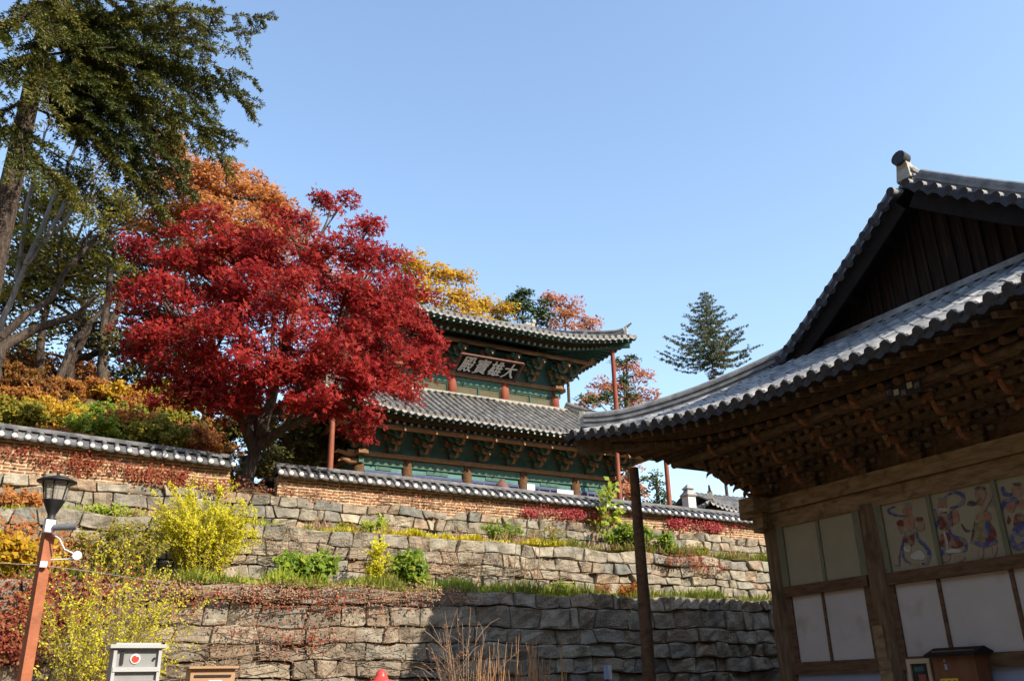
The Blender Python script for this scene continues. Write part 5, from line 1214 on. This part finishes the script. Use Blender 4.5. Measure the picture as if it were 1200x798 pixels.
dt('broadleaf_tree', 'yellow-green leafy tree filling the gap below the big fir at the left edge', 'tree', (45, 455), 40, (60, 330), [(30, 230, 0, 1.3), (70, 215, 1, 1.2), (110, 210, 1, 1.0), (20, 285, -1, 1.4), (70, 265, 0, 1.3), (120, 260, 1, 1.2), (20, 340, 0, 1.3), (75, 315, 0, 1.1), (125, 310, -1, 1.2), (160, 250, 1, 1.1), (100, 350, 0, 1.2), (40, 380, 1, 1.2), (0, 400, 0, 1.1), (150, 320, 1, 1.0)], 'lf_ygreen', 11, 40, .20, spray_r=.75, limb_r=.10)
dt('broadleaf_tree', 'olive-brown thinly leaved tree behind the yellow-green one at the left', 'tree', (95, 455), 46, (100, 330), [(60, 330, 0, 1.5), (110, 290, 0, 1.4), (150, 330, 1, 1.6), (100, 385, 0, 1.3), (30, 300, 0, 1.6), (0, 250, 0, 1.5), (180, 300, 0, 1.5), (60, 240, 0, 1.4), (140, 235, 0, 1.4), (180, 375, 1, 1.4), (30, 420, 1, 1.4), (170, 420, 1, 1.4), (120, 440, 1, 1.3), (210, 340, 0, 1.4), (230, 300, 1, 1.4), (0, 350, 1, 1.5), (60, 290, 1, 1.5)], 'lf_olive', 16, 64, .24, spray_r=.8, limb_r=.11)
dt('broadleaf_tree', 'dark shaded tree standing close behind the maple trunk', 'tree', (215, 500), 38, (210, 400), [(200, 400, 0, 1.2), (240, 430, 0, 1.2), (170, 440, 1, 1.0), (230, 380, 0, 1.2), (260, 460, 1, 1.0), (200, 455, 1, .9), (290, 480, 1, .9), (150, 400, 0, .9)], 'lf_olive', 15, 60, .2, spray_r=.6, limb_r=.10)
dt('broadleaf_tree', 'red-brown understorey tree left of the maple, over the hillside bushes', 'tree', (60, 455), 41, (70, 430), [(30, 425, 0, 1.1), (70, 435, 0, 1.1), (105, 430, 0, .9), (10, 460, 0, 1.0), (90, 465, 0, 1.0), (140, 460, 0, .8), (50, 465, -1, 1.0)], 'lf_russet', 14, 60, .18, spray_r=.6, limb_r=.08)
dt('evergreen_tree', 'dark evergreen behind the red maple, right of its trunk', 'tree', (350, 540), 34, (340, 470), [(330, 490, 0, 1.2), (365, 495, 0, 1.1), (300, 500, 0, 1.0), (395, 510, 0, .9), (350, 530, 0, 1.0), (310, 535, -1, .9), (260, 495, 0, 1.1)], 'lf_olive', 16, 66, .2, spray_r=.6, limb_r=.10)
dt('broadleaf_tree', 'orange-brown tree seen low through the gap beside the near hall eave prop', 'tree', (740, 590), 44, (738, 555), [(735, 560, 0, .8), (742, 575, 0, .9), (728, 580, 0, .8), (750, 590, 0, .8), (738, 545, 0, .6)], 'lf_salmon', 12, 40, .2, spray_r=.5, limb_r=.07)
dt('pine_tree', 'dark pine seen low under the near hall eave, beside the white chimney', 'pine tree', (770, 600), 41, (768, 555), [(765, 560, 0, .8), (780, 572, 0, .6), (762, 585, 0, .8), (775, 590, 0, .6), (790, 590, 0, .5)], 'lf_pine', 9, 44, .2, spray_r=.45, limb_r=.06)
# bare pale-stemmed tree and dark leaning trunks
def bare(name, label, stems, y, mat, group=None, r=.1, twigs=9, leaf=None):
    b0 = np.array(A(stems[0][0][0], stems[0][0][1], y)); b0[2] = hill_z(b0[0], y)-.2; root = empty(name, tuple(b0), label=label, cat='tree', group=group); b = MB()
    for st in stems:
        rr = r*(st[0][2] if len(st[0]) > 2 else 1); P = [np.array(A(p[0], p[1], y+.3*math.sin(p[0]))) for p in st]
        S = []
        for i in range(len(P)-1):
            for t in (0, .33, .66): S.append(P[i]*(1-t)+P[i+1]*t+rng.normal(size=3)*.03)
        S.append(P[-1]); n = len(S); b.tube(S, [rr*(1-.75*i/n) for i in range(n)], 8)
        for _ in range(twigs):
            i = rng.integers(n//3, n); q = S[i]; e = q+(unit(rng.normal(size=3)*np.array([1, .7, .5])+np.array([0, 0, .5])))*rng.uniform(.6, 1.7)
            tw = bez(q, e, .06, .08, 4); b.tube(tw, [.022, .018, .013, .009, .005], 4, caps=False)
            for _k in range(2): b.tube(bez(tw[rng.integers(1, 4)], e+rng.normal(size=3)*.5, .05, .05, 2), [.01, .007, .004], 3, caps=False)
    return b.build('trunk', M[mat], root)
bare('bare_tree', 'leaning pale-barked tree with several bare stems below the fir', [[(-10, 430, 1.5), (5, 370), (30, 310), (50, 285)], [(30, 310), (60, 240), (90, 170), (108, 140)], [(50, 285), (85, 225), (115, 200), (140, 170)], [(45, 290), (75, 262), (105, 215), (112, 208)], [(20, 330), (32, 240), (42, 190), (60, 140)]], 38.5, 'bark_pale', 'trees on the wooded slope', .10)
bare('bare_tree', 'dark crooked tree with long arching boughs at the left edge', [[(-20, 500, 1.7), (0, 410), (40, 385), (90, 370), (112, 348)], [(0, 395), (30, 370), (60, 350), (80, 310), (120, 272), (165, 262)], [(60, 470), (85, 400), (115, 370), (130, 345)]], 37.5, 'bark', 'trees on the wooded slope', .17)
bare('bare_tree', 'straight brown trunk standing behind the bushes, left of the maple', [[(118, 520, 1.2), (120, 450), (122, 390), (128, 330), (135, 280)], [(122, 400), (140, 360), (150, 330)]], 38, 'bark', 'trees on the wooded slope', .22)
bare('bare_tree', 'leaning brown trunk in the shade of the wooded slope', [[(60, 500, 1.2), (80, 450), (85, 420), (105, 385), (118, 365)], [(85, 420), (110, 415), (135, 405)]], 39, 'bark_pine', 'trees on the wooded slope', .2)
bare('bare_tree', 'thin trunk in deep shade behind the maple crown', [[(205, 520, 1), (203, 470), (210, 420), (215, 380)]], 38, 'bark', 'trees on the wooded slope', .18, 4)
bare('bare_tree', 'second thin trunk in deep shade, nearer the maple trunk', [[(240, 520, 1), (238, 470), (233, 420)]], 39, 'bark', 'trees on the wooded slope', .12, 4)
# bushes on the slope behind the fence
BU = [(15, 500, 27.2, 1.7, 1.3, 'lf_ygreen', 'green bush'), (60, 490, 27.8, 2.0, 1.2, 'lf_gold', 'golden bush'), (110, 500, 27.0, 1.8, 1.1, 'lf_lime', 'lime-green bush'), (155, 500, 27.4, 1.7, 1.4, 'lf_rust', 'rust-orange bush'), (185, 510, 26.8, 1.6, 1.4, 'lf_ygreen', 'yellow-green bush'), (225, 515, 27.2, 1.7, 1.3, 'lf_orange', 'pale orange bush'), (250, 520, 28.0, 1.4, 1.0, 'lf_rust', 'brown-red bush'),
      (35, 460, 30.0, 2.2, .9, 'lf_russet', 'red-brown bush'), (95, 462, 30.5, 2.2, .8, 'lf_rust', 'rusty orange bush'), (150, 465, 30.2, 1.8, .9, 'lf_gold', 'yellow bush'), (200, 475, 30.6, 2.0, 1.2, 'lf_lime', 'bright green bush'), (240, 485, 31, 1.8, 1.1, 'lf_orange', 'tawny bush'), (0, 470, 31, 2.0, .9, 'lf_russet', 'dark russet bush'), (130, 485, 28.6, 1.8, .9, 'lf_green', 'small green bush'), (75, 508, 26.4, 1.5, .9, 'lf_rust', 'low rusty bush'), (205, 495, 28.8, 1.7, .9, 'lf_ygreen', 'olive-yellow bush'),
      (30, 475, 28.8, 1.8, 1.0, 'lf_rust', 'deep orange bush'), (175, 485, 29.2, 1.6, 1.1, 'lf_rust', 'red-orange bush')]
WH = ['at the left edge just over the fence', 'second from the left edge in the front row over the fence', 'above the fence left of the ivy', 'in the middle of the slope just over the fence', 'over the fence, left of the fence end', 'beside the maple trunk above the fence end', 'nearest the maple trunk', 'higher on the slope near the left edge', 'high on the slope under the dark crooked boughs', 'high on the slope beside the straight brown trunk', 'high on the slope between the two shaded trunks', 'high on the slope just left of the maple trunk', 'highest at the left edge', 'half way up the middle of the slope', 'close to the coping of the fence', 'half way up the slope near the fence end', 'half way up the slope near the left edge', 'half way up the slope below the shaded trunks']
for (u, v, y, w_, h, lf, nm), wh in zip(BU, WH):
    y = 31.5+(y-26.4)*1.45; p = at(u, v, y); z = hill_z(p[0], y)-.1
    shrub('bush', nm+' '+wh, 'bush', (p[0], y, z), w_*1.6, h*1.2, 50, 90, .125, M[lf], M['twig'], group='bushes on the slope', lw=.6)
grass('undergrowth', 'low rusty leaf litter and seedlings covering the wooded slope', 'undergrowth', -9, 9, 29, 44, hill_z, 22000, .45, M['lf_russet'], wid=.10)

# ================================================================== plants on the terraces
L1 = lambda x, y: 3.93
L2 = lambda x, y: 5.56
grass('ledge_grass', 'strip of rough green grass along the lower ledge, above the lowest wall', 'grass', 3.0, 24, 20.5, 21.9, L1, 15000, .30, M['lf_grass'], wid=.03)
grass('ledge_grass', 'patchy dry yellow-green grass at the left end of the lower ledge', 'grass', -5, 3.4, 20.5, 21.9, L1, 5000, .34, M['lf_grass'], wid=.035)
grass('ledge_groundcover', 'bright yellow ground cover along the upper ledge in the middle of the picture', 'ground cover', 7.0, 14.4, 22.5, 23.6, L2, 9000, .17, M['lf_ygrass'], wid=.06)
grass('ledge_weeds', 'low green weeds along the upper ledge, right part under the red ivy', 'weeds', 13.5, 25, 22.5, 23.7, L2, 7000, .26, M['lf_grass'], wid=.035)
grass('ledge_weeds', 'thin green weeds along the upper ledge, left part below the ivied fence', 'weeds', -5, 8, 22.5, 23.7, L2, 5200, .22, M['lf_lime'], wid=.045)
G = 'shrubs on the terraces'
def sh(name, label, cat, u, v, y, w_, h, ns, nl_, ls, lf, z=None, stem='twig', **k):
    p = at(u, v, y); shrub(name, label, cat, (p[0], y, p[2] if z is None else z), w_, h, ns, nl_, ls, M[lf], M[stem], group=k.pop('group', G), **k)
sh('forsythia_bush', 'big rounded lemon-yellow shrub on the lower ledge, left of the maple trunk', 'shrub', 235, 668, 21.3, 2.9, 2.6, 100, 150, .058, 'lf_forsy', 3.9, arch=.7, lw=.5)
sh('forsythia_bush', 'tall straggly shrub with sparse yellow leaves rising behind the grey cabinet', 'shrub', 120, 800, 18.8, 3.3, 4.1, 120, 55, .056, 'lf_forsy', .7, arch=.4, lw=.5, r=.009)
sh('shrub', 'straggly brown and yellow weeds on the lower ledge above the tall yellow shrub', 'shrub', 140, 668, 20.9, 2.6, 1.5, 50, 40, .09, 'lf_ygreen', 3.9)
sh('shrub', 'leafy green shrub on the lower ledge below the maple', 'shrub', 358, 686, 21.3, 1.7, 1.15, 26, 85, .15, 'lf_green', 3.9, lw=.7)
sh('shrub', 'slim upright yellow shrub on the lower ledge', 'shrub', 443, 680, 21.4, .75, 1.55, 14, 80, .085, 'lf_forsy', 3.9, lw=.5)
sh('shrub', 'broad-leaved green shrub right of the slim yellow one on the lower ledge', 'shrub', 482, 690, 21.2, 1.2, 1.15, 20, 80, .14, 'lf_green', 3.9, lw=.75)
sh('shrub', 'green clump on the upper ledge at the head of the yellow ground cover', 'shrub', 442, 618, 23.3, 1.15, .65, 20, 75, .12, 'lf_lime', 5.5, lw=.5)
sh('shrub', 'low yellow-green tuft left of the green clump on the upper ledge', 'shrub', 408, 618, 23.2, 1.0, .42, 16, 50, .09, 'lf_ygreen', 5.5)
sh('shrub', 'dark green shrub with dry stems on the upper ledge under the brick fence', 'shrub', 588, 628, 23.4, 1.6, 1.1, 24, 46, .10, 'lf_green', 5.45)
sh('shrub', 'thin weedy dry stems right of the dark green shrub on the upper ledge', 'shrub', 640, 630, 23.2, 1.3, 1.0, 20, 16, .08, 'lf_ygreen', 5.45)
sh('shrub', 'dense green shrub just left of the near hall corner prop on the upper ledge', 'shrub', 738, 645, 23.0, 1.7, 1.25, 34, 90, .14, 'lf_green', 5.4, lw=.6)
sh('shrub', 'green shrub showing just right of the near hall corner prop', 'shrub', 778, 648, 22.9, 1.0, .9, 20, 70, .13, 'lf_green', 5.4, lw=.6)
sh('shrub', 'dusty grey-green weeds under the crimson ivy, far right of the upper ledge', 'shrub', 815, 648, 23.2, 1.4, .7, 20, 40, .08, 'lf_ygreen', 5.4)
sh('shrub', 'small russet shrub on the lower ledge left of the corner prop', 'shrub', 740, 695, 21.5, .95, .60, 18, 60, .08, 'lf_rust', 3.9)
sh('shrub', 'tuft of dry brown stems beside the russet shrub on the lower ledge', 'shrub', 708, 695, 21.5, 1.0, .62, 22, 12, .07, 'lf_rust', 3.9)
sh('shrub', 'dark green tuft at the right end of the lower ledge', 'shrub', 835, 697, 21.5, .9, .5, 20, 50, .09, 'lf_green', 3.9)
sh('shrub', 'small dark green tuft on the lower ledge between the tall dry stems', 'shrub', 660, 692, 21.5, .9, .55, 18, 50, .09, 'lf_green', 3.9)
sh('shrub', 'yellow and green weeds at the left edge on the lower ledge', 'shrub', 15, 690, 20.9, 2.0, .95, 40, 60, .12, 'lf_gold', 3.9, lw=.7)
sh('shrub', 'orange-tinted weeds on the upper ledge at the left edge', 'shrub', 12, 605, 23.2, 1.7, .8, 24, 50, .10, 'lf_orange', 5.5)
sh('shrub', 'bright green low clump on the upper ledge above the lamp', 'shrub', 135, 605, 23.2, 1.8, .5, 30, 60, .09, 'lf_lime', 5.5)
sh('sapling', 'lime-green big-leaved sapling standing up over the fence right of the temple front', 'sapling', 706, 585, 24.2, 1.5, 3.0, 7, 15, .21, 'lf_lime', 5.5, bare=.62, lw=.85)
sh('bare_shrub', 'leafless tan shrub with fine twigs before the shaded half of the lowest wall', 'shrub', 543, 800, 16.5, 1.7, 2.75, 34, 7, .045, 'lf_salmon', .55, arch=.1, bare=.6, r=.017)
sh('shrub', 'bare trailing stems hanging before the lowest wall above the tan box', 'shrub', 262, 800, 19.6, 1.1, 2.5, 16, 4, .06, 'lf_rust', .7, arch=.1)
# dry upright stalks, lower right of the middle
b = MB(); p = at(612, 800, 16.0)
for i in range(95):
    x = p[0]+rng.uniform(-.95, .95); y = 16.0+rng.uniform(-.35, .35); h = 1.1+.85*rng.uniform(.0, 1)**1.6*(1-.25*abs(x-p[0]))
    b.tube([(x, y, .55), (x+rng.normal()*.04, y, .55+h*.6), (x+rng.normal()*.09, y, .55+h+.2)], [.014, .011, .005], 5, caps=False)
b.build('dry_stalks', M['stalk'], None, label='clump of upright orange-tan dry stalks in front of the shaded wall', cat='dry stalks')
# tall thin dry stems on the lower ledge
rt = empty('dry_weed', tuple(at(612, 690, 21.2)*[1, 1, 0]+[0, 0, 3.9]), label='few tall thin dry weed stems on the lower ledge in the middle', cat='dry weed')
for (u, v0, v1) in ((600, 690, 600), (612, 690, 612), (628, 690, 590), (622, 690, 640)):
    b = MB(); q = at(u, v0, 21.2); q2 = at(u+6, v1, 21.2); q[2] = 3.9; path = [q, (q+q2)/2+[.03, 0, 0], q2]; b.tube(path, [.016, .012, .006], 4)
    for k in range(1, 7):
        m = path[0]*(1-k/3)+path[1]*(k/3) if k < 3 else path[1]*(1-(k-3)/4)+path[2]*((k-3)/4); b.tube([m, m+[rng.normal()*.12, 0, .2]], [.006, .003], 3)
    b.build('stem', M['twig'], rt)
# climbers
def R4(u, v, y, rx, rz): p = at(u, v, y); return (p[0], p[2], rx, rz, y)
ivy('ivy', 'dark red ivy climbing over the shaded left brick fence', [R4(60, 535, 24.55, 1.1, .22), R4(130, 548, 24.55, 1.3, .3), R4(200, 558, 24.55, 1.2, .3), R4(15, 530, 24.55, .7, .2), R4(245, 568, 24.52, .5, .3)], 1300, .08, M['lf_ivy'], 'climbers on the walls')
ivy('ivy', 'crimson ivy band over the brick fence between the dry stems and the corner prop', [R4(655, 601, 24.52, .8, .20), R4(690, 603, 24.52, .7, .22), R4(625, 600, 24.52, .5, .14)], 900, .07, M['lf_pinkivy'], 'climbers on the walls')
ivy('ivy', 'bright crimson ivy on the fence right of the near hall corner prop', [R4(800, 611, 24.52, .8, .22), R4(832, 615, 24.52, .5, .22)], 1000, .075, M['lf_pinkivy'], 'climbers on the walls')
ivy('ivy', 'reddish creeper patch on the top of the middle wall right of the corner prop', [R4(800, 655, 22.38, .9, .22), R4(830, 662, 22.38, .6, .25)], 450, .065, M['lf_ivy'], 'climbers on the walls')
ivy('ivy', 'dry russet creeper spreading over the left half of the lowest wall', [R4(40, 700, 20.38, 1.5, .5), R4(30, 760, 20.38, 1.2, .5), R4(240, 690, 20.38, 1.8, .25), R4(330, 700, 20.38, 1.6, .3), R4(340, 745, 20.38, .9, .45), R4(190, 710, 20.38, 1.0, .4), R4(430, 705, 20.38, 1.4, .25)], 1900, .06, M['lf_ivy'], 'climbers on the walls', vines=36, wig=1)
ivy('ivy', 'thick dark red and yellow creeper beside the lamp post on the lowest wall', [R4(80, 700, 20.36, .8, .7), R4(20, 740, 20.36, .8, .7)], 1800, .09, M['lf_ivy'], 'climbers on the walls', vines=24)
ivy('ivy', 'scattered orange creeper leaves on the middle wall behind the lamp', [R4(30, 625, 22.38, 1.4, .4), R4(80, 650, 22.38, 1.0, .4)], 900, .085, M['lf_orange'], 'climbers on the walls', vines=16)
ivy('ivy', 'few pale rusty creeper leaves on the brick fence under the maple', [R4(370, 575, 24.52, 1.6, .22), R4(480, 585, 24.52, 1.6, .18), R4(560, 592, 24.52, 1.2, .16)], 240, .065, M['lf_ivy'], 'climbers on the walls', vines=16)
ivy('ivy', 'dried brown creeper fringe hanging over the top edge of the lowest wall, left half', [R4(300+60*i, 690+1.2*i, 20.36, 1.0, .22) for i in range(-2, 5)], 1700, .05, M['lf_dry'], 'climbers on the walls', vines=36, wig=1)
ivy('ivy', 'thin brown creeper stems over the sunlit middle of the lowest wall', [R4(300, 750, 20.38, 2.0, .9), R4(440, 755, 20.38, 1.4, .8)], 600, .045, M['lf_dry'], 'climbers on the walls', vines=24, wig=1.3)
ivy('ivy', 'sparse dry creeper on the middle wall between the shrubs', [R4(560, 660, 22.38, 3.0, .5), R4(340, 640, 22.38, 2.0, .5)], 900, .045, M['lf_dry'], 'climbers on the walls', vines=34, wig=1.2)
grass('ledge_weeds', 'dry straw-coloured weeds scattered along both ledges', 'weeds', -5, 22, 22.45, 23.6, L2, 4500, .34, M['lf_dry'], wid=.02)
grass('ledge_weeds', 'lush lime-green low plants between the shrubs of the lower ledge', 'weeds', 3.0, 11.5, 20.5, 21.8, L1, 5000, .30, M['lf_lime'], wid=.05)
